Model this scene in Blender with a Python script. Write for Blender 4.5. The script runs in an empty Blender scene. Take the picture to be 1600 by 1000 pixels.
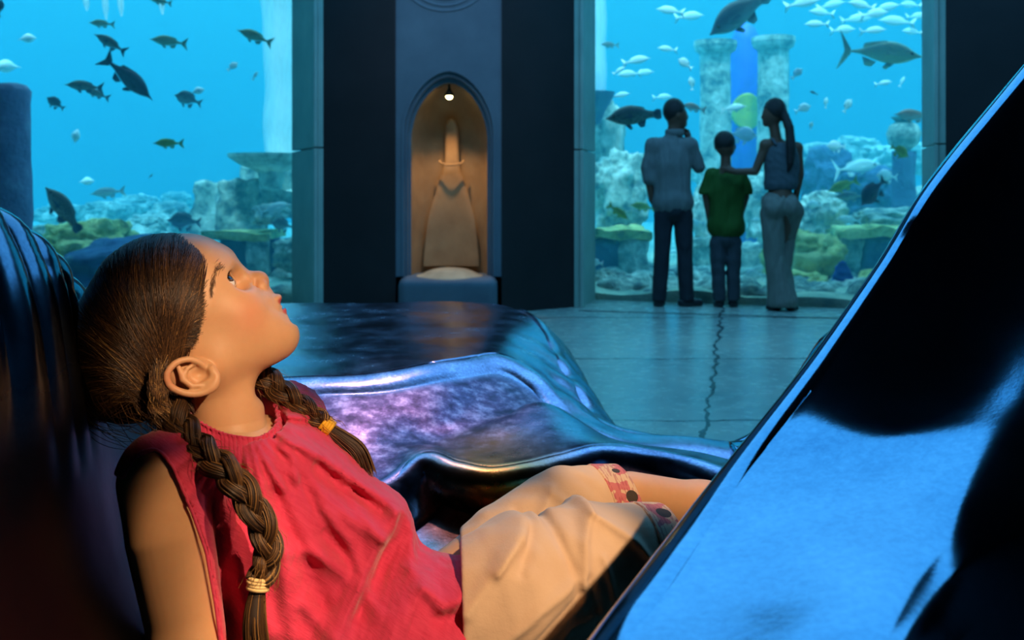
import bpy, bmesh, math, random
import numpy as np
from mathutils import Vector, Matrix, noise as mnoise

# ------------------------------------------------------------------ camera, world, light, exposure
scene = bpy.context.scene
COL = scene.collection
F = 1600.0                     # focal length in pixels of the 1600 x 1000 frame
CX, CY, CAMZ = 800.0, 299.0, 1.0   # horizon at y = 299, camera 1 m above the floor

cam_data = bpy.data.cameras.new('camera')
cam_data.sensor_width = 36.0
cam_data.lens = 36.0 * F / 1600.0
cam_data.shift_y = -(500.0 - CY) / 1600.0
cam_data.clip_start = 0.02
cam_data.clip_end = 200
cam_data.dof.use_dof = True
cam_data.dof.focus_distance = 1.3
cam_data.dof.aperture_fstop = 9.0
cam = bpy.data.objects.new('camera', cam_data)
COL.objects.link(cam)
cam.location = (0, 0, CAMZ)
cam.rotation_euler = (math.pi / 2, 0, 0)
scene.camera = cam

vs = scene.view_settings
vs.view_transform = 'Standard'; vs.look = 'None'; vs.gamma = 1.0; vs.exposure = 0.0
vs.use_curve_mapping = False
cy = scene.cycles
cy.max_bounces = 6; cy.diffuse_bounces = 2; cy.glossy_bounces = 3; cy.transmission_bounces = 4
cy.transparent_max_bounces = 10; cy.volume_bounces = 1
cy.sample_clamp_indirect = 3.0
cy.caustics_reflective = False; cy.caustics_refractive = False
cy.use_denoising = True
cy.volume_max_steps = 64

# open water outside the hall: daylight from above, blue towards the horizontal
world = bpy.data.worlds.new('daylight_in_water'); scene.world = world
world.use_nodes = True
wn = world.node_tree; wn.nodes.clear()
w_out = wn.nodes.new('ShaderNodeOutputWorld'); w_bg = wn.nodes.new('ShaderNodeBackground')
w_geo = wn.nodes.new('ShaderNodeTexCoord'); w_sep = wn.nodes.new('ShaderNodeSeparateXYZ')
w_ramp = wn.nodes.new('ShaderNodeValToRGB')
wn.links.new(w_geo.outputs['Generated'], w_sep.inputs[0])
w_map = wn.nodes.new('ShaderNodeMapRange'); w_map.inputs[1].default_value = -1; w_map.inputs[2].default_value = 1
wn.links.new(w_sep.outputs[2], w_map.inputs[0]); wn.links.new(w_map.outputs[0], w_ramp.inputs[0])
wn.links.new(w_ramp.outputs[0], w_bg.inputs[0]); wn.links.new(w_bg.outputs[0], w_out.inputs[0])
cr = w_ramp.color_ramp
cr.elements[0].position = 0.0; cr.elements[0].color = (0.04, 0.20, 0.34, 1)
cr.elements[1].position = 1.0; cr.elements[1].color = (0.75, 1.0, 1.0, 1)
for pos, c in ((0.48, (0.02, 0.22, 0.38, 1)), (0.55, (0.0, 0.23, 0.43, 1)), (0.66, (0.0, 0.28, 0.48, 1)), (0.8, (0.3, 0.8, 0.85, 1))):
    e = cr.elements.new(pos); e.color = c
w_pow = wn.nodes.new('ShaderNodeMapRange'); w_pow.inputs[1].default_value = 0.35; w_pow.inputs[2].default_value = 1.0
w_pow.inputs[3].default_value = 0.84; w_pow.inputs[4].default_value = 6.0
wn.links.new(w_sep.outputs[2], w_pow.inputs[0]); wn.links.new(w_pow.outputs[0], w_bg.inputs[1])

def P(x, y, Y):
    """pixel of the photograph + distance along the view axis -> point in the room"""
    return Vector(((x - CX) / F * Y, Y, CAMZ - (y - CY) / F * Y))
def floorP(x, y, z=0.0):
    return P(x, y, (CAMZ - z) * F / (y - CY))
# ------------------------------------------------------------------ naming, linking
def tag(o, label=None, cat=None, group=None, kind=None):
    if label: o['label'] = label
    if cat: o['category'] = cat
    if group: o['group'] = group
    if kind: o['kind'] = kind
    return o
def link(name, me, mat=None, parent=None):
    o = bpy.data.objects.new(name, me); COL.objects.link(o)
    if mat is not None:
        me.materials.clear(); me.materials.append(mat)
    if parent is not None: o.parent = parent
    return o
def empty(name, loc=(0, 0, 0)):
    o = bpy.data.objects.new(name, None); COL.objects.link(o); o.location = loc
    o.empty_display_size = 0.1
    return o
def adopt(o, root):
    """parent o to root keeping its place"""
    o.parent = root
    o.matrix_parent_inverse = Matrix.Translation(-Vector(root.location))
    return o
def mesh_np(name, V, Fc, smooth=True):
    me = bpy.data.meshes.new(name)
    V = np.asarray(V, dtype=np.float32); Fc = np.asarray(Fc, dtype=np.int32)
    n = len(V); m = len(Fc); k = Fc.shape[1]
    me.vertices.add(n); me.vertices.foreach_set('co', V.ravel())
    me.loops.add(m * k); me.loops.foreach_set('vertex_index', Fc.ravel())
    me.polygons.add(m)
    me.polygons.foreach_set('loop_start', np.arange(0, m * k, k, dtype=np.int32))
    me.polygons.foreach_set('loop_total', np.full(m, k, dtype=np.int32))
    me.polygons.foreach_set('use_smooth', np.full(m, smooth, dtype=bool))
    me.update(calc_edges=True)
    return me
def attr(me, name, vals):
    a = me.attributes.new(name, 'FLOAT', 'POINT'); a.data.foreach_set('value', np.asarray(vals, dtype=np.float32))
class MB:
    """a small bmesh collector"""
    def __init__(s): s.bm = bmesh.new()
    def box(s, lo, hi, rot=None, about=None):
        r = bmesh.ops.create_cube(s.bm, size=1.0)
        lo = Vector(lo); hi = Vector(hi); c = (lo + hi) / 2; d = hi - lo
        for v in r['verts']:
            v.co = Vector((v.co.x * d.x, v.co.y * d.y, v.co.z * d.z)) + c
            if rot is not None: v.co = about + rot @ (v.co - about)
        return s
    def prism(s, pts, z0, z1):
        """vertical prism over a plan outline"""
        a = [s.bm.verts.new((p[0], p[1], z0)) for p in pts]; b = [s.bm.verts.new((p[0], p[1], z1)) for p in pts]
        n = len(pts)
        for i in range(n): s.bm.faces.new((a[i], a[(i + 1) % n], b[(i + 1) % n], b[i]))
        s.bm.faces.new(a[::-1]); s.bm.faces.new(b)
        return s
    def lathe(s, c, prof, n=24, axis='z'):
        rings = []
        for (r, z) in prof:
            ring = []
            for i in range(n):
                t = 2 * math.pi * i / n
                p = (r * math.cos(t), r * math.sin(t), z) if axis == 'z' else (r * math.cos(t), z, r * math.sin(t))
                ring.append(s.bm.verts.new(Vector(c) + Vector(p)))
            rings.append(ring)
        for a, b in zip(rings, rings[1:]):
            for i in range(n): s.bm.faces.new((a[i], a[(i + 1) % n], b[(i + 1) % n], b[i]))
        s.bm.faces.new(rings[0][::-1]); s.bm.faces.new(rings[-1])
        return s
    def tube(s, pts, rad, n=8):
        pts = [Vector(p) for p in pts]; rings = []
        for i, p in enumerate(pts):
            t = (pts[min(i + 1, len(pts) - 1)] - pts[max(i - 1, 0)]).normalized()
            a = t.cross(Vector((0, 0, 1)))
            if a.length < 0.05: a = t.cross(Vector((0, 1, 0)))
            a.normalize(); b = t.cross(a); r = rad[i] if hasattr(rad, '__len__') else rad
            rings.append([s.bm.verts.new(p + a * r * math.cos(2 * math.pi * k / n) + b * r * math.sin(2 * math.pi * k / n)) for k in range(n)])
        for a, b in zip(rings, rings[1:]):
            for k in range(n): s.bm.faces.new((a[k], a[(k + 1) % n], b[(k + 1) % n], b[k]))
        s.bm.faces.new(rings[0][::-1]); s.bm.faces.new(rings[-1])
        return s
    def build(s, name, mat=None, parent=None, smooth=False, bevel=0.0):
        bmesh.ops.recalc_face_normals(s.bm, faces=s.bm.faces)
        me = bpy.data.meshes.new(name); s.bm.to_mesh(me); s.bm.free()
        for p in me.polygons: p.use_smooth = smooth
        o = link(name, me, mat, parent)
        if bevel > 0:
            m = o.modifiers.new('bevel', 'BEVEL'); m.width = bevel; m.segments = 2; m.limit_method = 'ANGLE'
        return o

# ------------------------------------------------------------------ materials
def rgb(r, g, b):
    f = lambda c: (c / 255 / 12.92) if c / 255 <= 0.04045 else ((c / 255 + 0.055) / 1.055) ** 2.4
    return (f(r), f(g), f(b), 1)
class NT:
    def __init__(s, name):
        s.m = bpy.data.materials.new(name); s.m.use_nodes = True; s.t = s.m.node_tree; s.t.nodes.clear()
        s.out = s.n('ShaderNodeOutputMaterial')
    def n(s, typ, **kw):
        x = s.t.nodes.new(typ)
        for k, v in kw.items():
            if k.startswith('i_'): x.inputs[k[2:].replace('_', ' ')].default_value = v
            else: setattr(x, k, v)
        return x
    def l(s, a, b): s.t.links.new(a, b)
    def coord(s, kind='Object', scale=(1, 1, 1), rot=(0, 0, 0)):
        tc = s.n('ShaderNodeTexCoord'); mp = s.n('ShaderNodeMapping')
        mp.inputs['Scale'].default_value = scale; mp.inputs['Rotation'].default_value = rot
        s.l(tc.outputs[kind], mp.inputs[0]); return mp.outputs[0]
    def noise(s, scale, detail=4, rough=0.55, vec=None, dist=0.0):
        x = s.n('ShaderNodeTexNoise'); x.inputs['Scale'].default_value = scale; x.inputs['Detail'].default_value = detail
        x.inputs['Roughness'].default_value = rough; x.inputs['Distortion'].default_value = dist
        if vec is None: vec = s.coord()
        s.l(vec, x.inputs['Vector']); return x.outputs['Fac']
    def ramp(s, fac, stops):
        x = s.n('ShaderNodeValToRGB'); e = x.color_ramp.elements
        e[0].position, e[0].color = stops[0]; e[1].position, e[1].color = stops[-1]
        for p, c in stops[1:-1]:
            q = e.new(p); q.color = c
        s.l(fac, x.inputs[0]); return x.outputs[0]
    def mix(s, fac, a, b, mode='MIX'):
        x = s.n('ShaderNodeMix', data_type='RGBA', blend_type=mode)
        for sock, v in ((x.inputs[0], fac), (x.inputs[6], a), (x.inputs[7], b)):
            if hasattr(v, 'links') or hasattr(v, 'is_linked'): s.l(v, sock)
            else: sock.default_value = v
        return x.outputs[2]
    def math(s, op, a, b=0.0):
        x = s.n('ShaderNodeMath', operation=op)
        for sock, v in ((x.inputs[0], a), (x.inputs[1], b)):
            if hasattr(v, 'is_linked'): s.l(v, sock)
            else: sock.default_value = v
        return x.outputs[0]
    def attr(s, name):
        x = s.n('ShaderNodeAttribute', attribute_name=name); return x.outputs['Fac']
    def bump(s, h, strength=0.3, dist=0.01, prev=None):
        x = s.n('ShaderNodeBump'); x.inputs['Strength'].default_value = strength; x.inputs['Distance'].default_value = dist
        s.l(h, x.inputs['Height'])
        if prev is not None: s.l(prev, x.inputs['Normal'])
        return x.outputs[0]
    def pbr(s, color, rough=0.6, metal=0.0, normal=None, spec=0.5, **kw):
        b = s.n('ShaderNodeBsdfPrincipled')
        for k, v in (('Base Color', color), ('Roughness', rough), ('Metallic', metal), ('Specular IOR Level', spec)):
            if hasattr(v, 'is_linked'): s.l(v, b.inputs[k])
            else: b.inputs[k].default_value = v
        for k, v in kw.items():
            b.inputs[k.replace('_', ' ')].default_value = v
        if normal is not None: s.l(normal, b.inputs['Normal'])
        s.l(b.outputs[0], s.out.inputs[0]); s.b = b
        return s.m
def plain(name, c, rough=0.6, metal=0.0, var=0.25, scale=6.0, bump=0.0, **kw):
    t = NT(name); n = t.noise(scale)
    dark = tuple(v * (1 - var) for v in c[:3]) + (1,); lite = tuple(min(1, v * (1 + var)) for v in c[:3]) + (1,)
    col = t.ramp(n, [(0.3, dark), (0.7, lite)])
    nm = t.bump(t.noise(scale * 6), bump, 0.01) if bump else None
    return t.pbr(col, rough, metal, nm, **kw)

# ------------------------------------------------------------------ implicit surfaces, meshed with surface nets
def A(*v): return np.array(v, dtype=np.float64)
def smin(a, b, k):
    h = np.clip(0.5 + 0.5 * (b - a) / k, 0, 1)
    return b * (1 - h) + a * h - k * h * (1 - h)
def smax(a, b, k): return -smin(-a, -b, k)
def sph(p, c, r): return np.linalg.norm(p - A(*c), axis=1) - r
def ell(p, c, r, M=None):
    q = p - A(*c)
    if M is not None: q = q @ np.asarray(M).T        # rows of M are the axes
    r = np.asarray(r, dtype=np.float64)
    k0 = np.linalg.norm(q / r, axis=1); k1 = np.linalg.norm(q / (r * r), axis=1) + 1e-9
    return k0 * (k0 - 1.0) / k1
def cone(p, a, b, r1, r2):
    a = A(*a); b = A(*b); ab = b - a; L = ab @ ab
    t = np.clip(((p - a) @ ab) / L, 0, 1)
    return np.linalg.norm(p - a - t[:, None] * ab, axis=1) - (r1 + (r2 - r1) * t)
def chain(p, pts, rad, k=None):
    d = None
    for i in range(len(pts) - 1):
        c = cone(p, pts[i], pts[i + 1], rad[i], rad[i + 1])
        d = c if d is None else (np.minimum(d, c) if k is None else smin(d, c, k))
    return d
def boxd(p, c, h, r=0.0, M=None):
    q = p - A(*c)
    if M is not None: q = q @ np.asarray(M).T
    q = np.abs(q) - (np.asarray(h, dtype=np.float64) - r)
    return np.linalg.norm(np.maximum(q, 0), axis=1) + np.minimum(q.max(axis=1), 0) - r
def plane(p, c, n):
    n = A(*n); n = n / np.linalg.norm(n)
    return (p - A(*c)) @ n
def vnoise(p, scale, seed=0):
    """cheap smooth noise in -1..1: a sum of rotated sines"""
    rs = np.random.RandomState(seed); out = 0
    for i in range(5):
        d = rs.normal(size=3); d /= np.linalg.norm(d); ph = rs.uniform(0, 6.28)
        e = rs.normal(size=3); e /= np.linalg.norm(e)
        out = out + np.sin((p @ d) / scale * 2 * np.pi * (0.7 + 0.3 * i) + ph + 1.3 * np.sin((p @ e) / scale * 3.1 + ph))
    return out / 3.5
def surface_nets(f, lo, hi, h, slack=1.5):
    lo = A(*lo); hi = A(*hi); B = 10
    nb = np.maximum(1, np.ceil((hi - lo) / (h * B)).astype(int)); N = nb * B + 1
    ib = np.stack(np.meshgrid(*[np.arange(n) for n in nb], indexing='ij'), -1).reshape(-1, 3)
    dc = f(lo + (ib + 0.5) * B * h)
    D = np.empty(tuple(N), dtype=np.float32)
    db = dc.reshape(tuple(nb))
    D[:] = np.inf
    D[:-1, :-1, :-1] = np.repeat(np.repeat(np.repeat(db, B, 0), B, 1), B, 2)
    act = ib[np.abs(dc) < B * h * 0.87 * slack + h]
    g = np.stack(np.meshgrid(*[np.arange(B + 1)] * 3, indexing='ij'), -1).reshape(-1, 3)
    CH = 600
    for s in range(0, len(act), CH):
        idx = (act[s:s + CH, None, :] * B + g[None]).reshape(-1, 3)
        D[idx[:, 0], idx[:, 1], idx[:, 2]] = f(lo + idx * h)
    # cells to look at
    g2 = np.stack(np.meshgrid(*[np.arange(B)] * 3, indexing='ij'), -1).reshape(-1, 3)
    cells = (act[:, None, :] * B + g2[None]).reshape(-1, 3)
    corners = np.array([[i, j, k] for i in (0, 1) for j in (0, 1) for k in (0, 1)])
    S = np.stack([D[cells[:, 0] + c[0], cells[:, 1] + c[1], cells[:, 2] + c[2]] for c in corners], 1)
    m = (S.min(1) < 0) & (S.max(1) >= 0)
    cells = cells[m]; S = S[m].astype(np.float64)
    S = np.where(np.isinf(S), 1.0, S)
    acc = np.zeros((len(cells), 3)); cnt = np.zeros(len(cells))
    for a in range(8):
        for b in range(a + 1, 8):
            if np.abs(corners[a] - corners[b]).sum() != 1: continue
            x = (S[:, a] < 0) != (S[:, b] < 0)
            t = np.where(x, S[:, a] / (S[:, a] - S[:, b] + 1e-12), 0)
            acc += x[:, None] * (corners[a] + t[:, None] * (corners[b] - corners[a])); cnt += x
    V = lo + (cells + acc / cnt[:, None]) * h
    ID = np.full(tuple(N), -1, dtype=np.int32)
    ID[cells[:, 0], cells[:, 1], cells[:, 2]] = np.arange(len(cells))
    quads = []
    for ax in range(3):
        e = np.zeros(3, int); e[ax] = 1; u = np.zeros(3, int); u[(ax + 1) % 3] = 1; v = np.zeros(3, int); v[(ax + 2) % 3] = 1
        ok = (cells[:, (ax + 1) % 3] > 0) & (cells[:, (ax + 2) % 3] > 0)
        c = cells[ok]
        s0 = D[c[:, 0], c[:, 1], c[:, 2]] < 0; c1 = c + e
        s1 = D[c1[:, 0], c1[:, 1], c1[:, 2]] < 0
        for flip in (False, True):
            x = (s0 & ~s1) if not flip else (~s0 & s1)
            cc = c[x]
            q = [ID[tuple((cc - o).T)] for o in (np.zeros(3, int), u, u + v, v)]
            q = np.stack(q if not flip else q[::-1], 1)
            quads.append(q[(q >= 0).all(1)])
    return V, np.concatenate(quads)
def sdf_obj(name, f, lo, hi, h, mat=None, parent=None, slack=1.5, matrix=None, disp=None):
    V, Q = surface_nets(f, lo, hi, h, slack)
    if disp is not None: V = disp(V)
    me = mesh_np(name, V, Q)
    o = link(name, me, mat, parent)
    if matrix is not None: o.matrix_world = matrix
    return o
def catmull(pts, n):
    """n samples along a spline through pts"""
    pts = np.asarray(pts, dtype=np.float64); m = len(pts) - 1
    t = np.linspace(0, m, n); i = np.clip(t.astype(int), 0, m - 1); u = (t - i)[:, None]
    g = lambda k: pts[np.clip(k, 0, m)]
    p0 = np.where((i == 0)[:, None], 2 * g(i) - g(i + 1), g(i - 1)); p1 = g(i); p2 = g(i + 1)
    p3 = np.where((i == m - 1)[:, None], 2 * g(i + 1) - g(i), g(i + 2))
    return 0.5 * (2 * p1 + (p2 - p0) * u + (2 * p0 - 5 * p1 + 4 * p2 - p3) * u ** 2 + (3 * p1 - p0 - 3 * p2 + p3) * u ** 3)
def tubes_mesh(name, paths, rads, sides=4, tone=None):
    """many thin tubes: paths (S, n, 3), rads (S, n)"""
    S, n, _ = paths.shape
    T = np.gradient(paths, axis=1); T /= np.linalg.norm(T, axis=2, keepdims=True) + 1e-12
    ref = np.array([0.31, 0.17, 0.93]); U = np.cross(T, ref); U /= np.linalg.norm(U, axis=2, keepdims=True) + 1e-12
    W = np.cross(T, U)
    V = np.stack([paths + rads[..., None] * (U * math.cos(2 * math.pi * k / sides) + W * math.sin(2 * math.pi * k / sides)) for k in range(sides)], 2)
    idx = np.arange(S * n * sides).reshape(S, n, sides)
    q = [np.stack([idx[:, :-1, k], idx[:, :-1, (k + 1) % sides], idx[:, 1:, (k + 1) % sides], idx[:, 1:, k]], -1).reshape(-1, 4) for k in range(sides)]
    me = mesh_np(name, V.reshape(-1, 3), np.concatenate(q))
    if tone is not None: attr(me, 'tone', np.repeat(tone, n * sides))
    return me
def loft(rows, nu, nv, disp=None):
    """surface through rows of control points: (V, Q, nu, nv)"""
    R = np.array([catmull(r, nu) for r in rows])              # rows x nu x 3
    G = np.array([catmull(R[:, i], nv) for i in range(nu)])   # nu x nv x 3
    V = G.reshape(-1, 3)
    if disp is not None: V = disp(V)
    i = np.arange(nu * nv).reshape(nu, nv)
    Q = np.stack([i[:-1, :-1], i[1:, :-1], i[1:, 1:], i[:-1, 1:]], -1).reshape(-1, 4)
    return V, Q
# ------------------------------------------------------------------ large lights: light portals of the two windows, warm spots, added fill lights
def glassY_left(X): return 9.25 + 0.30 * (X + 1.94)
def glassY_right(X): return 9.47 - 0.34 * (X - 0.722)
WTOP = 4.6
def portal(name, a, b):
    a = Vector(a); b = Vector(b); mid = (a + b) / 2
    L = bpy.data.lights.new(name, 'AREA'); L.shape = 'RECTANGLE'; L.size = (b - a).length; L.size_y = WTOP
    o = bpy.data.objects.new(name, L); COL.objects.link(o)
    t = (b - a).normalized(); n = Vector((t.y, -t.x, 0))
    if n.y > 0: n = -n
    o.location = (mid.x, mid.y, WTOP / 2)
    o.rotation_euler = n.to_track_quat('-Z', 'Y').to_euler()
    L.cycles.is_portal = True
portal('window_light_left', (-5.6, glassY_left(-5.6) - .06, 0), (-1.94, 9.19, 0))
portal('window_light_right', (.722, 9.41, 0), (3.47, glassY_right(3.47) - .06, 0))

def spot(name, loc, target, energy, color, size_deg, blend, radius):
    L = bpy.data.lights.new(name, 'SPOT'); L.energy = energy; L.color = color
    L.spot_size = math.radians(size_deg); L.spot_blend = blend; L.shadow_soft_size = radius
    o = bpy.data.objects.new(name, L); COL.objects.link(o); o.location = loc
    o.rotation_euler = (Vector(target) - Vector(loc)).to_track_quat('-Z', 'Y').to_euler()
    return o
spot('warm_spot', (1.5, -1.0, 2.5), P(366, 520, 1.09), 500, (1.0, 0.67, 0.39), 4.6, 0.7, 0.03)
spot('warm_spot', (1.5, -1.0, 2.9), P(768, 780, 1.00), 560, (1.0, 0.66, 0.38), 8.1, 0.3, 0.03)
spot('warm_spot', (-.1, .1, 3.4), P(1045, 790, 1.37), 420, (1.0, 0.64, 0.34), 6.4, 0.5, 0.02)  # added for the legs alone, which the armrest leaves dark
spot('bay_fill', (-.2, 5.6, 4.8), (-.52, 8.4, 2.1), 60, (1.0, .86, .70), 34, 0.9, 0.1)  # added fill to brighten the niche bay, no lamp known there
spot('warm_spot', (0.9, 0.0, 3.3), P(290, 1060, 1.00), 300, (1.0, 0.64, 0.34), 4.4, 0.25, 0.02)  # added small spot for the lower arm alone
spot('sculpture_fill', (-.5, 4.6, 4.7), (-0.20, 2.25, 0.47), 130, (1.0, 0.60, 0.66), 9, 0.6, 0.03)  # added pink light for highlights on the seat face

L = bpy.data.lights.new('added_blue_panel', 'AREA'); L.shape = 'RECTANGLE'; L.size = 8.0; L.size_y = 4.7; L.energy = 330; L.color = (.11, .47, .92)
o = bpy.data.objects.new('added_blue_panel', L); COL.objects.link(o); o.location = (1.2, 5.95, 4.93)  # added unseen panel: lifts the hall and gives the metal blue reflections
S_ = bpy.data.lights.new('daylight_sun', 'SUN'); S_.energy = 5.5; S_.color = (.75, 1.0, .92); S_.angle = .12
o = bpy.data.objects.new('daylight_sun', S_); COL.objects.link(o); o.location = (0, 12, 9); o.rotation_euler = Vector((.08, .36, -.93)).to_track_quat('-Z', 'Y').to_euler()
# ------------------------------------------------------------------ the hall
def panel_stone(name, c1, c2, joint=None, rough=0.7):
    t = NT(name); n = t.noise(2.2, 6, 0.6); n2 = t.noise(40, 3)
    col = t.ramp(n, [(0.3, c1), (0.72, c2)])
    return t.pbr(col, rough, 0, t.bump(n2, 0.25, 0.004))
M_panel = panel_stone('dark_wall_panel', rgb(26, 21, 22), rgb(40, 33, 34), rough=0.62)
M_jamb = panel_stone('green_grey_stone', rgb(140, 170, 158), rgb(168, 192, 178), rough=0.6)
M_nstone = panel_stone('niche_stone', rgb(84, 100, 112), rgb(104, 120, 130), rough=0.7)
M_back = plain('back_wall_paint', rgb(38, 34, 38)[:3] + (1,), 0.8)
M_ceil = plain('ceiling_paint', rgb(30, 28, 32)[:3] + (1,), 0.9)

# polished stone floor with wide slabs and a few cracks
t = NT('polished_floor_stone')
oc = t.coord('Object')
n1 = t.noise(1.3, 6, 0.6, oc); n2 = t.noise(9, 5, 0.6, oc)
base = t.ramp(t.math('ADD', t.math('MULTIPLY', n1, 0.7), t.math('MULTIPLY', n2, 0.3)), [(0.32, rgb(136, 158, 152)), (0.52, rgb(168, 182, 170)), (0.72, rgb(190, 194, 176))])
wob = t.n('ShaderNodeVectorMath', operation='ADD')
wn2 = t.n('ShaderNodeTexNoise'); wn2.inputs['Scale'].default_value = 3.5; wn2.inputs['Detail'].default_value = 6; t.l(oc, wn2.inputs['Vector'])
wsc = t.n('ShaderNodeVectorMath', operation='SCALE'); wsc.inputs['Scale'].default_value = 0.16
t.l(wn2.outputs['Color'], wsc.inputs[0]); t.l(oc, wob.inputs[0]); t.l(wsc.outputs[0], wob.inputs[1])
sp = t.n('ShaderNodeSeparateXYZ'); t.l(wob.outputs[0], sp.inputs[0])
def line_at(val, sock, w):
    d = t.math('ABSOLUTE', t.math('SUBTRACT', sock, val)); return t.math('LESS_THAN', d, w)
lx = line_at(-.068, t.math('ADD', sp.outputs[0], t.math('MULTIPLY', sp.outputs[1], -.22)), 0.010)
ly = None
for yy in (4.55, 6.2, 8.2):
    q = line_at(yy, sp.outputs[1], 0.011 * yy / 5)
    ly = q if ly is None else t.math('MAXIMUM', ly, q)
lines = t.math('MAXIMUM', lx, ly)
col = t.mix(lines, base, rgb(62, 76, 76))
rr = t.n('ShaderNodeMapRange'); t.l(n2, rr.inputs[0]); rr.inputs[3].default_value = 0.16; rr.inputs[4].default_value = 0.36
bmp = t.bump(t.math('SUBTRACT', t.math('MULTIPLY', n2, 0.35), lines), 0.25, 0.006)
M_floor = t.pbr(col, rr.outputs[0], 0, bmp)

floor = MB().prism([(-6.5, -3), (5.5, -3), (5.5, glassY_right(5.5)), (.722, 9.47), (-1.94, 9.25), (-6.5, glassY_left(-6.5))], -0.2, 0.0).build('floor', M_floor)
tag(floor, kind='structure')
# groove along the foot of the right window
g = MB(); a = floorP(905, 485.5); b = floorP(1395, 500.5)
dv = (b - a).normalized(); pv = Vector((-dv.y, dv.x, 0))
g.prism([a - pv * .012, b - pv * .012, b + pv * .012, a + pv * .012], 0.0, 0.004)
tag(g.build('trim_1', plain('dark_joint', (0.01, 0.014, 0.016, 1), 0.8)), kind='structure')
tag(MB().prism([(-6.9, -3.3), (5.9, -3.3), (5.9, 10), (-6.9, 10)], 5.0, 5.3).build('ceiling', M_ceil), kind='structure')
wb = MB().prism([(-6.9, -3.3), (5.9, -3.3), (5.9, -3.0), (-6.9, -3.0)], -.2, 5.0)
tag(wb.build('wall_back', M_back), kind='structure')
tag(MB().prism([(-6.9, -3), (-6.5, -3), (-6.5, 9), (-6.9, 9)], -0.2, 5.0).build('wall_left', M_back), kind='structure')
tag(MB().prism([(5.5, -3), (5.9, -3), (5.9, 9), (5.5, 9)], -0.2, 5.0).build('wall_right', M_back), kind='structure')

# niche bay of the pier
NX0, NX1, NY = -0.955, -0.085, 8.40
FC_L = (-1.56, 8.47); FC_R = (0.536, 8.84)
def wallprism(name, pts, mat=M_panel, z0=0.0, z1=5.0):
    return tag(MB().prism(pts, z0, z1).build(name, mat), kind='structure')
wallprism('wall_centre_left', [FC_L, (-0.97, 8.40), (NX0, NY), (NX0, 9.2), (-1.9, 9.2)])
wallprism('wall_centre_right', [(NX1, NY), FC_R, (.70, 9.42), (NX1, 9.42)])
wallprism('wall_centre_rear', [(NX0, 9.0), (NX1, 9.0), (NX1, 9.4), (NX0, 9.25)])
wallprism('wall_front_right', [(3.30, 7.79), (5.6, 7.05), (5.6, 7.9), (3.50, 8.52)])
wallprism('wall_front_left', [(-5.6, 7.25), (-6.6, 6.95), (-6.6, 7.9), (-5.6, 8.1)])
wallprism('wall_over_window_left', [(-6.6, glassY_left(-6.6) - .9), (-1.56, 8.47), (-1.94, 9.3), (-6.6, glassY_left(-6.6) + .1)], M_panel, WTOP, 5.0)
wallprism('wall_over_window_right', [(.536, 8.84), (5.6, 7.05), (5.6, glassY_right(5.6) + .1), (.722, 9.5)], M_panel, WTOP, 5.0)
# window reveals of green grey stone, two courses each with a joint
def reveal(n, front, glass, out):
    f = Vector(front); gl = Vector(glass); d = (gl - f).normalized(); nn = Vector((d.y, -d.x)) * out
    m = MB(); zj = 1.36
    for z0, z1 in ((0, zj - .006), (zj + .006, WTOP)):
        f2 = f - nn * .0
        m.prism([f2, gl, gl + nn * .05, f2 + nn * .05], z0, z1)
        m.prism([f2 - d * .02 + nn * .055, f2 - d * .02 + nn * .085, f2 + d * .05 + nn * .085, f2 + d * .05 + nn * .055], z0, z1)
    tag(m.build('trim_%d' % n, M_jamb, bevel=.004), kind='structure')
reveal(2, FC_L, (-1.94, 9.25), -1); reveal(3, FC_R, (.722, 9.47), 1)
reveal(4, (3.30, 7.79), (3.47, 8.54), -1)

# arch: half outline from the springing to the crown, as (half width, height) in metres above the floor
NC = (NX0 + NX1) / 2
def arch_line(hw, spring, top, z0, n=22):
    pts = [(-hw, z0)]
    for i in range(n + 1):
        t_ = i / n; a_ = t_ * math.pi
        x = -hw * math.cos(a_); z = spring + (top - spring) * max(0, 1 - abs(math.cos(a_)) ** 1.75) ** 0.53
        pts.append((x, z))
    pts.append((hw, z0)); return pts
bm_ = MB()
def ring_loft(mb, rings):
    """rings: lists of 3D points, open polylines"""
    prev = None
    for r in rings:
        cur = [mb.bm.verts.new(p) for p in r]
        if prev:
            for i in range(len(cur) - 1): mb.bm.faces.new((prev[i], prev[i + 1], cur[i + 1], cur[i]))
        prev = cur
niche = empty('stone_niche', (NC, NY, 0))
tag(niche, 'tall pointed stone niche between the two aquarium windows, warmly lit inside', 'niche')
hwO = (NX1 - NX0) / 2
outer = arch_line(0.385, 1.50, 2.02, 0.30)
inner = arch_line(0.315, 1.42, 1.90, 0.30)
n_ = len(outer)
def rect_for(pts, hw, ztop):
    res = []
    for (x, z) in pts:
        res.append((max(-hw, min(hw, x * 1.0)), z))
    return res
m = MB()
# face of the bay: strips from the arch to the rectangle round it
edge = []
for i, (x, z) in enumerate(outer):
    t_ = (i - 1) / (n_ - 3)
    if i == 0: edge.append((-hwO, 0.30))
    elif i == n_ - 1: edge.append((hwO, 0.30))
    elif t_ < 0.25: edge.append((-hwO, 1.5 + (5.0 - 1.5) * t_ / 0.25))
    elif t_ > 0.75: edge.append((hwO, 1.5 + (5.0 - 1.5) * (1 - t_) / 0.25))
    else: edge.append((-hwO + 2 * hwO * (t_ - 0.25) / 0.5, 5.0))
Yf = NY + 0.03
ring_loft(m, [[(NC + x, Yf, z) for x, z in edge], [(NC + x, Yf, z) for x, z in outer]])
face = m.build('wall_niche_face', M_nstone); tag(face, kind='structure')
face.modifiers.new('solid', 'SOLIDIFY').thickness = 0.02
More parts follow.
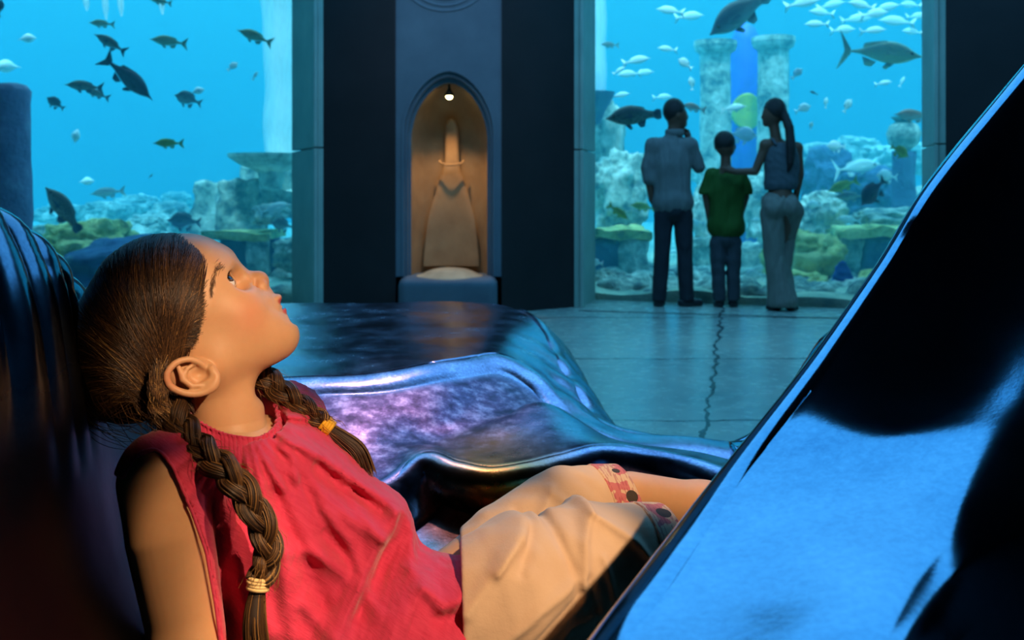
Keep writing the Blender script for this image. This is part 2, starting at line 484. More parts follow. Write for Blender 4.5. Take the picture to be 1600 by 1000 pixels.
# moulded arch: three steps going in
m = MB()
steps = [(0.0, 1.0, Yf - .012), (0.0, 1.0, Yf - .03), (0.28, 1, Yf - .03), (0.34, 1, Yf + .0), (0.62, 1, Yf + .0), (0.68, 1, Yf + .04), (1.0, 1, Yf + .05)]
ring_loft(m, [[(NC + xo + (xi - xo) * s, y, zo + (zi - zo) * s) for (xo, zo), (xi, zi) in zip(outer, inner)] for s, _, y in steps])
adopt(m.build('arch_moulding', M_nstone, smooth=False), niche)
# recess
m = MB()
prof = [(1.0, Yf + .05), (1.0, Yf + .14), (0.97, Yf + .24), (0.88, Yf + .34), (0.72, Yf + .42), (0.45, Yf + .47), (0.0, Yf + .49)]
ring_loft(m, [[(NC + x * s, y, 0.30 + (z - 0.30) * (0.9 + .1 * s)) for x, z in inner] for s, y in prof])
t = NT('recess_plaster'); nz = t.noise(5, 5); colr = t.ramp(nz, [(0.3, rgb(164, 128, 88)), (0.7, rgb(188, 152, 108))])
M_recess = t.pbr(colr, 0.8, 0, t.bump(t.noise(60, 3), 0.3, .003))
rec = adopt(m.build('recess', M_recess, smooth=True), niche)
# bottle shaped relief with a ring round its neck, carved on the recess back
m = MB()
zz = [0.36, .45, .75, 1.0, 1.15, 1.25, 1.35, 1.45, 1.56, 1.61, 1.63]
ww = [.235, .232, .20, .135, .09, .068, .062, .062, .055, .035, .0]
f_ = [];
sec = catmull([(w, z, 0) for w, z in zip(ww, zz)], 40)
rows_ = []
for (w, z, _) in sec:
    w = max(w, 0.001)
    rows_.append([(NC + w * x, Yf + .42 - .10 * math.sqrt(max(0, 1 - (w * x / .34) ** 2)) * 0 + (w * x / .30) ** 2 * -.16 - .035 * (1 - abs(x) ** 6), z) for x in (-1, -.98, -.9, -.7, -.4, 0, .4, .7, .9, .98, 1)])
ring_loft(m, rows_)
adopt(m.build('bottle_relief', M_recess, smooth=True), niche)
m = MB(); m.tube([(NC + .10 * math.sin(a), Yf + .36 - .05 * math.cos(a), 1.26 - .035 * math.cos(a)) for a in np.linspace(-1.7, 1.7, 24)], .008)
adopt(m.build('carved_ring', M_recess, smooth=True), niche)
# basin: swelling block with a sand coloured dished top
def basin(p):
    q = p - A(NC, NY + .12, 0)
    d = boxd(q, (0, 0, .15), (.40 , .30, .155), .07)
    d = smax(d, -ell(q, (0, -.02, .36), (.34, .34, .10)), .02)
    d = smin(d, ell(q, (0, .06, .25), (.26, .20, .075)), .03)
    return smax(d, -(q[:, 2]), .004)
ba = sdf_obj('basin', basin, (NC - .5, NY - .3, -.02), (NC + .5, NY + .5, .45), .016, M_nstone)
t = NT('basin_stone'); sepz = t.n('ShaderNodeSeparateXYZ'); t.l(t.coord('Object'), sepz.inputs[0])
ba.data.materials[0] = M_nstone
adopt(ba, niche)
def sandtop(p):
    q = p - A(NC, NY + .12, 0)
    d = ell(q, (0, .05, .27), (.33, .25, .055)); d = smin(d, ell(q, (0, .09, .30), (.2, .15, .06)), .05)
    return d
adopt(sdf_obj('basin_sand', sandtop, (NC - .5, NY - .3, .15), (NC + .5, NY + .5, .45), .014, plain('pale_sand', rgb(196, 176, 140), .9, bump=.3)), niche)
# carved disc high on the bay
m = MB()
for r_ in (.33, .27, .20, .12):
    m.tube([(NC - .03 + r_ * math.cos(a), Yf - .012, 2.72 + r_ * .72 * math.sin(a)) for a in np.linspace(0, 2 * math.pi, 49)], .014)
adopt(m.build('carved_rosette', M_nstone, smooth=True), niche)
m = MB(); m.box((NC - .004, Yf - .014, 2.03), (NC + .004, Yf + .0, 2.48)); adopt(m.build('stone_joint', plain('joint_dark', rgb(40, 44, 48), .9)), niche)
# lamp in the crown of the recess
lampP = P(702, 150, NY + .16)
lamp = empty('downlight', lampP); tag(lamp, 'small glowing round downlight in the crown of the pointed niche', 'lamp')
m = MB(); m.lathe(lampP, [(.038, .0), (.04, .012), (.03, .03), (.012, .06), (.008, .10)], 20); adopt(m.build('housing', plain('lamp_metal', rgb(60, 56, 50), .4, 1.0)), lamp)
t = NT('lamp_glow'); em = t.n('ShaderNodeEmission'); em.inputs[0].default_value = rgb(255, 236, 170); em.inputs[1].default_value = 14; t.l(em.outputs[0], t.out.inputs[0])
m = MB(); m.lathe(lampP, [(.006, -.028), (.02, -.022), (.028, -.008), (.026, .002)], 20); adopt(m.build('bulb', t.m, smooth=True), lamp)
spot('niche_lamp_light', lampP - Vector((0, -.02, .04)), lampP - Vector((0, -.16, 1.6)), 26, (1.0, .58, .22), 76, 0.9, .02)
# ------------------------------------------------------------------ window panes and the water
t = NT('aquarium_glass')
tr = t.n('ShaderNodeBsdfTransparent'); tr.inputs[0].default_value = (0.96, 0.99, 1, 1)
gl = t.n('ShaderNodeBsdfGlossy'); gl.inputs['Roughness'].default_value = 0.01
fr = t.n('ShaderNodeFresnel'); fr.inputs[0].default_value = 1.2
mx = t.n('ShaderNodeMixShader'); t.l(fr.outputs[0], mx.inputs[0]); t.l(tr.outputs[0], mx.inputs[1]); t.l(gl.outputs[0], mx.inputs[2]); t.l(mx.outputs[0], t.out.inputs[0])
M_glass = t.m
def pane(n, a, b):
    a = Vector(a); b = Vector(b); d = (b - a).normalized(); nn = Vector((-d.y, d.x))
    tag(MB().prism([a, b, b + nn * .03, a + nn * .03], -.02, WTOP).build('window_%d' % n, M_glass), kind='structure')
pane(1, (-5.6, glassY_left(-5.6)), (-1.94, 9.25)); pane(2, (.722, 9.47), (3.47, glassY_right(3.47)))

t = NT('clear_blue_water')
vsn = t.n('ShaderNodeVolumeScatter'); vsn.inputs['Color'].default_value = (0.15, 0.85, 1.0, 1); vsn.inputs['Density'].default_value = 0.085; vsn.inputs['Anisotropy'].default_value = 0.0
van = t.n('ShaderNodeVolumeAbsorption'); van.inputs['Color'].default_value = (0.0, 0.76, 0.97, 1); van.inputs['Density'].default_value = 0.20
ad = t.n('ShaderNodeAddShader'); t.l(vsn.outputs[0], ad.inputs[0]); t.l(van.outputs[0], ad.inputs[1]); t.l(ad.outputs[0], t.out.inputs['Volume'])
M_water = t.m
g_ = .08
water = MB().prism([(-11, glassY_left(-11) + g_), (-1.94, 9.25 + g_), (.722, 9.47 + g_), (7, glassY_right(7) + g_), (10, 21), (-13, 21)], -.6, 6.5).build('tank_water', M_water)
tag(water, kind='structure')
t = NT('sea_bed'); n1 = t.noise(3, 6); colr = t.ramp(n1, [(.35, rgb(120, 150, 140)), (.65, rgb(200, 205, 180))]); M_bed = t.pbr(colr, .9, 0, t.bump(t.noise(14, 5), .6, .05))
rs = np.random.RandomState(4)
def bed_disp(V):
    V[:, 2] += .05 * vnoise(V, 1.6, 3) + np.clip((V[:, 1] - 11) * .03, 0, .35) - .08
    return V
gx = np.linspace(-12, 9.5, 120); gy = np.linspace(0, 1, 70)
V = []
for x in gx:
    y0 = (glassY_left(x) if x < -.6 else glassY_right(x)) + .12
    if -1.94 < x < .722: y0 = 9.62
    for s in gy: V.append((x, y0 + (20.5 - y0) * s ** 1.4, 0))
V = np.array(V); i = np.arange(120 * 70).reshape(120, 70)
Q = np.stack([i[:-1, :-1], i[1:, :-1], i[1:, 1:], i[:-1, 1:]], -1).reshape(-1, 4)
bed = link('tank_floor', mesh_np('tank_floor', bed_disp(V), Q), M_bed); tag(bed, kind='structure')
bed.modifiers.new('solid', 'SOLIDIFY').thickness = -.15

# ------------------------------------------------------------------ rocks, ruins, columns
def crust(name, dark, mid, pale, sc=7.0, thr=.56):
    t = NT(name); n1 = t.noise(sc, 8, .68); n2 = t.noise(sc * .35, 3)
    s_ = t.math('ADD', t.math('MULTIPLY', n1, .65), t.math('MULTIPLY', n2, .35))
    col = t.ramp(s_, [(.40, dark), (thr - .05, mid), (thr + .05, pale)])
    return t.pbr(col, .9, 0, t.bump(t.noise(sc * 2, 6, .7), .9, .06))
M_r1 = crust('encrusted_rock', rgb(84, 112, 120), rgb(165, 185, 175), rgb(250, 250, 235))
M_r2 = crust('yellow_coral_rock', rgb(110, 125, 80), rgb(190, 190, 110), rgb(240, 232, 160), 5, .52)
M_r3 = crust('dark_blue_rock', rgb(50, 84, 130), rgb(72, 108, 148), rgb(140, 170, 180), 4, .66)
M_r4 = crust('ruin_stone', rgb(84, 120, 130), rgb(190, 205, 190), rgb(255, 255, 240), 6, .54)
M_r5 = crust('purple_grey_stone', rgb(130, 130, 160), rgb(150, 148, 178), rgb(180, 180, 200), 3, .6)
def at(x, y, Y): return P(x, y, Y)
def rock(x0, y0, x1, y1, Y, mat, label, seed, name='coral_rock', rough=.28, depth=1.0, group=None):
    """boulder filling the pixel box at distance Y"""
    a = at(x0, y1, Y); b = at(x1, y0, Y); c = (a + b) / 2; hx = (b.x - a.x) / 2; hz = (b.z - a.z) / 2; hy = min(hx, hz * 2) * depth
    bm = bmesh.new(); bmesh.ops.create_icosphere(bm, subdivisions=5, radius=1.0)
    off = Vector((seed * 7.3, seed * 3.1, seed))
    for v in bm.verts:
        p = v.co.copy(); s_ = 1 + rough * mnoise.fractal(p * 1.3 + off, 1.0, 2.0, 4) + rough * .5 * mnoise.fractal(p * 4 + off, 1.0, 2.0, 3)
        q = Vector([math.copysign(abs(k) ** .8, k) for k in p]) * s_
        v.co = Vector((q.x * hx, q.y * hy, q.z * hz)) + c
    me = bpy.data.meshes.new(name); bm.to_mesh(me); bm.free()
    for p in me.polygons: p.use_smooth = True
    o = link(name, me, mat); return tag(o, label, 'rock', group)
def block(name, x0, y0, x1, y1, Y, depth, mat, label, cat='ruin', seed=0, rough=.05, yaw=0, n=14):
    a = at(x0, y1, Y); b = at(x1, y0, Y); c = (a + b) / 2; d = Vector((b.x - a.x, depth, b.z - a.z)); c.y += depth / 2
    bm = bmesh.new(); bmesh.ops.create_cube(bm, size=1.0)
    bmesh.ops.subdivide_edges(bm, edges=bm.edges, cuts=n, use_grid_fill=True)
    R = Matrix.Rotation(yaw, 3, 'Z'); off = Vector((seed * 5.1, seed * 2.7, seed))
    for v in bm.verts:
        p = Vector((v.co.x * d.x, v.co.y * d.y, v.co.z * d.z))
        n3 = mnoise.noise_vector(p * 2.2 + off) * rough + mnoise.noise_vector(p * 7 + off) * rough * .5
        v.co = c + R @ (p + n3)
    me = bpy.data.meshes.new(name); bm.to_mesh(me); bm.free()
    for p in me.polygons: p.use_smooth = True
    o = link(name, me, mat)
    return tag(o, label, cat) if label else o
def column(x, ytop, ybot, wpx, Y, mat, label, cap=True, name='stone_column', round_top=False, seed=1):
    b = at(x, ybot, Y); tp = at(x, ytop, Y); r = wpx / F * Y / 2; H = tp.z - b.z
    root = empty(name, b); tag(root, label, 'column')
    m = MB(); prof = [(r * 1.0, 0)] + [(r * (1 - .06 * i / 12), H * i / 12) for i in range(1, 12)]
    prof += [(r * .93, H * .97), (r * .7, H * .995), (r * .3, H)] if round_top else [(r * .93, H)]
    m.lathe(b, prof, 40)
    for v in m.bm.verts: v.co += mnoise.noise_vector(v.co * 5 + Vector((seed, 0, 0))) * r * .12
    adopt(m.build('shaft', mat, smooth=True), root)
    if cap:
        m = MB(); m.lathe(tp, [(r * .95, -r * .5), (r * 1.25, -r * .3), (r * 1.35, 0), (r * 1.35, r * .3), (r * 1.0, r * .32)], 32)
        adopt(m.build('capital', mat, smooth=False), root)
    return root

# left window
column(12, 132, 480, 72, 9.35, M_r5, 'purple grey round-topped stone column just behind the glass of the left window', cap=False, round_top=True)
for (x0, y0, x1, y1, Y, lab, sd) in (
        (292, 288, 345, 372, 12.6, 'dark square ruin block left of the crusted wall in the left window', 1),
        (332, 284, 400, 366, 12.2, 'pale crusted ruin block in the middle of the left window ruin', 2),
        (372, 262, 480, 300, 12.8, 'long crusted ruin block right below the fountain bowl', 3),
        (396, 300, 480, 338, 12.4, 'crusted ruin block stacked below the long block under the bowl', 4)):
    block('ruin_block', x0, y0, x1, y1, Y, .7, M_r4, lab, 'ruin block', sd, .09, yaw=.15)
block('stone_ledge', 314, 364, 418, 376, 11.2, .9, M_r2, 'pale green lit stone ledge behind the girl\'s forehead', 'ledge', 5, .03)
block('ruin_block', 338, 376, 480, 470, 11.4, .8, M_r3, 'dark blue ruin block under the pale ledge by the girl\'s face', 'ruin block', 6, .06)
block('ruin_block', 384, 372, 416, 430, 11.2, .2, M_r1, 'narrow pale upright block in front of the dark blue ruin block', 'ruin block', 7, .03)
rock(430, 372, 500, 425, 11.0, M_r1, 'pale crusted boulder against the right reveal of the left window', 8)
rock(396, 318, 450, 352, 11.6, M_r1, 'slanting pale slab of rock in the left window ruin', 9, rough=.2)
rock(60, 345, 205, 440, 10.6, M_r2, 'yellow green coral boulder below the dark diving grouper', 10)
rock(95, 372, 350, 520, 10.4, M_r3, 'large dark blue sloping rock behind the girl\'s hair', 11, rough=.2)
rock(15, 402, 120, 520, 9.9, M_r2, 'yellow coral boulder at the foot of the purple grey column', 12)
rock(60, 452, 190, 520, 9.8, M_r1, 'low pale rock behind the glossy seat rim at the left', 13)
rock(40, 352, 95, 400, 11.5, M_r1, 'small grey green rock between column and yellow green boulder', 14)
for k, (x0, y0, x1, y1, Y) in enumerate(((130, 315, 200, 350, 15), (180, 305, 250, 345, 16), (235, 318, 300, 370, 14.5), (200, 335, 270, 375, 13.5), (60, 320, 130, 352, 15.5), (255, 300, 300, 330, 17))):
    rock(x0, y0, x1, y1, Y, M_r1, 'small hazy rock in the distant row of the left window, at depth place %s' % ('one two three four five six'.split()[k]), 20 + k, group=None)
# fountain bowl with its falling bubbles
fb = empty('fountain_bowl', at(418, 262, 12)); tag(fb, 'wide flat stone fountain bowl above the ruin in the left window', 'fountain bowl')
m = MB(); m.lathe(at(424, 262, 12), [(.12, -.25), (.16, -.05), (.34, 0.02), (.49, .12), (.50, .16), (.44, .15), (.1, .12)], 40); adopt(m.build('bowl', M_r4, smooth=False), fb)
t = NT('bubble_white'); nb_ = t.noise(3, 6, .7, t.coord('Object', (3, 3, .5)))
df = t.n('ShaderNodeBsdfDiffuse'); df.inputs[0].default_value = (.95, 1, 1, 1); tl = t.n('ShaderNodeBsdfTranslucent'); tl.inputs[0].default_value = (.95, 1, 1, 1)
tp_ = t.n('ShaderNodeBsdfTransparent'); m1 = t.n('ShaderNodeMixShader'); m2 = t.n('ShaderNodeMixShader'); t.l(df.outputs[0], m1.inputs[1]); t.l(tl.outputs[0], m1.inputs[2])
lw = t.n('ShaderNodeLayerWeight'); lw.inputs[0].default_value = .5
fac = t.math('MULTIPLY', t.math('SUBTRACT', 1.0, lw.outputs['Facing']), t.ramp(nb_, [(.3, (.45, .45, .45, 1)), (.6, (1, 1, 1, 1))]))
t.l(fac, m2.inputs[0]); t.l(tp_.outputs[0], m2.inputs[1]); t.l(m1.outputs[0], m2.inputs[2]); t.l(m2.outputs[0], t.out.inputs[0]); M_bub = t.m
def plume(name, pts, mat, label, cat='bubbles', n=16):
    m = MB(); m.tube([p for p, r in pts], [r for p, r in pts], n)
    o = m.build(name, mat, smooth=True); return tag(o, label, cat, kind='stuff')
def bubbles(x0, x1, y0, y1, Y, wide_top, label):
    pts = []
    for s in np.linspace(0, 1, 30):
        w = (x1 - x0) / 2 / F * Y * (1 + wide_top * max(0, .45 - s) * 2.2) * (1 + .06 * math.sin(s * 17))
        pts.append((at((x0 + x1) / 2, y0 + (y1 - y0) * s, Y), w))
    plume('bubble_curtain', pts, M_bub, label)
bubbles(412, 468, -60, 245, 12.0, .45, 'bright white falling curtain of bubbles over the fountain bowl')
bubbles(428, 462, -60, 243, 12.1, .2, 'inner core of the bright white bubble curtain over the bowl')
for x, y, h_ in ((133, 4, 16), (163, 10, 26), (187, 8, 22), (251, 8, 18)):
    pts = [(at(x + 3 * s, y - h_ * 1.2 + h_ * 2 * s, 11), .035 * math.sin(math.pi * min(.95, max(.05, s))) ** .7) for s in np.linspace(0, 1, 10)]
    o = plume('bubble_streak', pts, M_bub, 'short white bubble streak hanging at the top edge of the left window', 'bubbles'); o['group'] = 'bubble streaks'

# right window
bubbles(915, 948, -60, 145, 12.5, .1, 'pale bubble curtain at the left edge of the right window')
fb = empty('fountain_bowl', at(930, 160, 12.5)); tag(fb, 'hazy stone fountain bowl at the left edge of the right window', 'fountain bowl')
m = MB(); m.lathe(at(930, 162, 12.5), [(.06, -.25), (.12, -.1), (.22, 0.08), (.24, .14), (.2, .14)], 30); adopt(m.build('bowl', M_r3), fb)
column(1118, 72, 420, 50, 13.5, M_r4, 'pale crusted column left of the blue pillar in the right window', seed=3)
column(1208, 66, 400, 50, 13.5, M_r4, 'pale crusted column right of the blue pillar in the right window', seed=5)
# blue pillar with a yellow disc
bp = empty('blue_pillar', at(1165, 420, 14.2)); tag(bp, 'smooth blue pillar with a round yellow emblem between two pale columns', 'pillar')
b = at(1165, 420, 14.2); tz = at(1165, 36, 14.2)
m = MB(); m.lathe(b, [(.21, 0), (.205, (tz.z - b.z) * .5), (.20, (tz.z - b.z) * .93), (.13, (tz.z - b.z) * .98), (.03, tz.z - b.z)], 40); adopt(m.build('shaft', plain('blue_glaze', rgb(60, 100, 225), .5, var=.12), smooth=True), bp)
ec = at(1162, 176, 14.2); m = MB()
rows_ = []
for r_ in np.linspace(.0001, .25, 9): rows_.append([(ec.x + r_ * math.cos(a) * .78, ec.y - math.sqrt(max(.0, .222 ** 2 - (r_ * math.cos(a) * .78) ** 2)), ec.z + r_ * math.sin(a)) for a in np.linspace(0, 2 * math.pi, 40)])
ring_loft(m, rows_); e_ = adopt(m.build('emblem', plain('yellow_glaze', rgb(215, 215, 60), .5), smooth=True), bp); e_.modifiers.new('solid', 'SOLIDIFY').thickness = .02
column(1412, 236, 350, 38, 12.2, M_r3, 'bluish column carrying a stone urn near the right edge of the right window', cap=False, seed=8)
uro = empty('stone_urn', at(1412, 235, 12.2)); tag(uro, 'hazy round stone urn on the bluish column at the right edge', 'urn')
m = MB(); m.lathe(at(1412, 235, 12.2), [(.07, .0), (.17, .08), (.2, .2), (.16, .3), (.09, .34), (.13, .38), (.15, .40), (.06, .40)], 30)
adopt(m.build('urn_body', M_r1, smooth=True), uro)
for (x0, y0, x1, y1, Y, dp, mt, lab, sd) in (
        (925, 360, 1018, 374, 11.4, .8, M_r2, 'pale lit stone ledge behind the man in the white shirt', 31),
        (925, 376, 966, 465, 11.5, .6, M_r3, 'dark blue ruin block below the ledge at the left edge of the right window', 32),
        (968, 376, 1012, 455, 11.45, .6, M_r1, 'upright crusted ruin block below the ledge left of the man', 33),
        (1308, 358, 1470, 372, 11.2, .9, M_r2, 'long pale lit stone ledge low in the right half of the right window', 34),
        (1312, 374, 1350, 470, 11.3, .6, M_r1, 'crusted upright block under the left end of the long ledge', 35),
        (1352, 376, 1450, 465, 11.35, .6, M_r3, 'dark patterned ruin block under the long ledge', 36),
        (1080, 372, 1160, 385, 12.0, .6, M_r4, 'hazy stone step behind the boy in the green shirt', 37),
        (1085, 385, 1190, 470, 12.1, .6, M_r1, 'crusted wall block behind the boy\'s legs', 38)):
    block('stone_ledge' if 'ledge' in lab[:28] and 'block' not in lab else 'ruin_block', x0, y0, x1, y1, Y, dp, mt, lab, 'ledge' if 'ledge' in lab[:28] and 'block' not in lab else 'ruin block', sd, .07)
rock(1190, 362, 1312, 470, 10.8, M_r2, 'yellow green coral boulder right of the woman\'s legs', 41)
rock(1215, 425, 1300, 490, 10.2, M_r2, 'low yellow coral mound at the foot of the coral boulder', 42)
rock(1000, 420, 1085, 475, 10.6, M_r1, 'crusted low rock between the man\'s legs', 43)
rock(925, 420, 985, 480, 10.4, M_r1, 'crusted low rock in the bottom left corner of the right window', 44)
rock(1140, 430, 1215, 485, 10.4, M_r1, 'crusted low rock between the boy and the woman', 45)
rock(1340, 425, 1450, 490, 10.3, M_r2, 'low yellow mound in front of the dark patterned block', 46)
rock(1255, 235, 1330, 330, 13.2, M_r3, 'hazy blue rock mass right of the woman\'s shoulder', 47)
rock(1300, 262, 1400, 345, 13.0, M_r3, 'hazy dark rock behind the striped fish at the right', 48)
rock(925, 165, 975, 300, 13.0, M_r4, 'tall crusted rock stack under the left edge fountain bowl', 49)
rock(925, 240, 1010, 365, 12.6, M_r4, 'broad crusted rock behind the man\'s left arm', 50)
rock(1085, 225, 1150, 300, 14.8, M_r4, 'pale crusted rock above the boy\'s left shoulder', 51)
rock(1080, 290, 1120, 372, 12.4, M_r4, 'pale crusted rock between the man and the boy', 52)
rock(1160, 270, 1210, 372, 12.8, M_r4, 'pale crusted rock between the boy and the woman\'s hip', 53)
rock(1245, 300, 1320, 372, 12.0, M_r4, 'pale crusted rock right of the woman\'s hip', 54)
rock(1330, 325, 1450, 366, 12.0, M_r1, 'flat crusted rock lying on the long ledge', 55)
for k, (x0, y0, x1, y1, Y) in enumerate(((1235, 225, 1300, 262, 16), (1290, 215, 1370, 262, 16.5), (1360, 225, 1460, 275, 16), (1340, 285, 1400, 330, 14.5), (1420, 290, 1470, 340, 13.5))):
    rock(x0, y0, x1, y1, Y, M_r4, 'small hazy pale rock among the far rocks at the right of the right window', 60 + k, group='far pale rocks at the right')
# blue fan coral
def coral(p):
    c = at(1316, 480, 9.95); q = p - A(*c); h = q[:, 2] / .46
    r = .19 * (1 - np.clip(h, 0, 1)) ** .8 + .015 + .018 * vnoise(p, .12, 5)
    return smax((np.sqrt(q[:, 0] ** 2 + (q[:, 1] * 1.8) ** 2) - r) * .6, np.abs(h - .45) * .46 - .25, .02)
c_ = at(1316, 480, 9.95)
tag(sdf_obj('blue_coral', coral, (c_.x - .3, c_.y - .3, c_.z - .1), (c_.x + .3, c_.y + .3, c_.z + .55), .012, plain('blue_coral_skin', rgb(36, 78, 150), .9, bump=.4)), 'dark blue cone shaped coral low in the right window, below the purple fish', 'coral')
# rubble on the bed: nobody could count it
rs = np.random.RandomState(11); bm = bmesh.new()
for k in range(900):
    x = rs.uniform(-9, 6); y0 = (glassY_left(x) if x < -.6 else glassY_right(x)) + .3; y = y0 + rs.uniform(0, 1) ** 1.5 * 7
    if y < 9.7 and -1.9 < x < .8: continue
    r_ = rs.uniform(.04, .20) * (1 + (y - y0) * .10)
    r = bmesh.ops.create_icosphere(bm, subdivisions=2, radius=r_)
    sc_ = Vector((rs.uniform(.8, 1.6), rs.uniform(.8, 1.3), rs.uniform(.4, .9)))
    for v in r['verts']:
        p = Vector((v.co.x * sc_.x, v.co.y * sc_.y, v.co.z * sc_.z)); p *= 1 + .35 * mnoise.noise(p / r_ * .8 + Vector((k, 0, 0)))
        v.co = p + Vector((x, y, np.clip((y - 11) * .03, 0, .35) - .05))
for k in range(260):
    x = rs.uniform(.85, 4.4); y = glassY_right(x) + .35 + rs.uniform(0, 1) * 2.6; r_ = rs.uniform(.07, .22)
    r = bmesh.ops.create_icosphere(bm, subdivisions=3, radius=r_)
    for v in r['verts']:
        p = v.co * (1 + .4 * mnoise.noise(v.co / r_ * .9 + Vector((k, 3, 0))) + .15 * mnoise.noise(v.co / r_ * 3 + Vector((k, 3, 0)))); p.z *= .8
        v.co = p + Vector((x, y, .0))
me = bpy.data.meshes.new('rubble'); bm.to_mesh(me); bm.free()
for p in me.polygons: p.use_smooth = True
tag(link('coral_rubble', me, M_r1), 'pale crusted rubble strewn over the whole aquarium bed', 'rubble', kind='stuff')
# ------------------------------------------------------------------ fish
def fish_mat(name, top, belly, pat=0.0, pc=None):
    t = NT(name); tc = t.coord('Generated'); sp = t.n('ShaderNodeSeparateXYZ'); t.l(tc, sp.inputs[0])
    col = t.ramp(sp.outputs[2], [(.25, belly), (.62, top)])
    if pat:
        n = t.noise(16, 3, .6, tc); col = t.mix(t.math('MULTIPLY', t.math('GREATER_THAN', n, .55), pat), col, pc or top)
    return t.pbr(col, .5)
FM = {
 'olive': fish_mat('olive_scales', rgb(120, 132, 92), rgb(190, 200, 160)),
 'dark': fish_mat('dark_scales', rgb(56, 64, 84), rgb(96, 106, 116), .6, rgb(30, 36, 48)),
 'brown': fish_mat('brown_scales', rgb(104, 96, 86), rgb(150, 146, 132), .7, rgb(46, 50, 52)),
 'grey': fish_mat('grey_scales', rgb(86, 112, 120), rgb(160, 184, 180)),
 'yellow': fish_mat('yellow_scales', rgb(150, 160, 50), rgb(200, 205, 90), .5, rgb(90, 120, 50)),
 'pale': fish_mat('pale_scales', rgb(225, 240, 235), rgb(250, 255, 250)),
 'white': fish_mat('white_scales', rgb(250, 255, 255), rgb(255, 255, 250)),
 'silver': fish_mat('silver_scales', rgb(130, 160, 150), rgb(225, 225, 185), .3, rgb(235, 215, 150)),
 'pink': fish_mat('pink_scales', rgb(200, 140, 120), rgb(210, 190, 180)),
 'purple': fish_mat('purple_scales', rgb(60, 48, 78), rgb(90, 76, 96)),
 'spot': fish_mat('spotted_scales', rgb(76, 88, 90), rgb(130, 140, 130), .8, rgb(36, 44, 52)),
}
FM['eye'] = plain('fish_eye', (.01, .01, .012, 1), .2)
SHAPES = {  # body height / length, thickness / length, profile exponent, tail kind
 'snapper': (.28, .13, (0, .10, .30, .44, .50, .49, .40, .27, .15, .10), 'fork'),
 'jack':    (.28, .12, (0, .14, .34, .46, .50, .46, .36, .22, .10, .05), 'deepfork'),
 'grouper': (.34, .20, (0, .16, .34, .45, .50, .50, .44, .33, .22, .18), 'round'),
 'deep':    (.50, .14, (0, .14, .36, .48, .50, .46, .36, .22, .12, .09), 'fork'),
 'ray':     (.46, .55, (0, .20, .36, .46, .50, .46, .34, .16, .05, .02), 'none'),
}
def fin_prism(mb, pts, th):
    """fin outline in the x-z plane, swollen along its middle"""
    n = len(pts); c = Vector((sum(p[0] for p in pts) / n, 0, sum(p[1] for p in pts) / n))
    rim = [mb.bm.verts.new((p[0], 0, p[1])) for p in pts]
    a = mb.bm.verts.new(c + Vector((0, th, 0))); b = mb.bm.verts.new(c - Vector((0, th, 0)))
    for i in range(n):
        mb.bm.faces.new((rim[i], rim[(i + 1) % n], a)); mb.bm.faces.new((rim[(i + 1) % n], rim[i], b))
def tail_pts(L, H, kind):
    x = -.38 * L; h = .05 * L
    if kind == 'fork': return [(x, h), (x - .10 * L, .13 * L), (x - .17 * L, .19 * L), (x - .11 * L, .02 * L), (x - .11 * L, -.02 * L), (x - .17 * L, -.19 * L), (x - .10 * L, -.13 * L), (x, -h)]
    if kind == 'deepfork': return [(x, .03 * L), (x - .06 * L, .12 * L), (x - .16 * L, .27 * L), (x - .08 * L, .02 * L), (x - .08 * L, -.02 * L), (x - .16 * L, -.25 * L), (x - .06 * L, -.12 * L), (x, -.03 * L)]
    return [(x, .06 * L), (x - .07 * L, .10 * L), (x - .14 * L, .08 * L), (x - .15 * L, 0), (x - .14 * L, -.08 * L), (x - .07 * L, -.10 * L), (x, -.06 * L)]
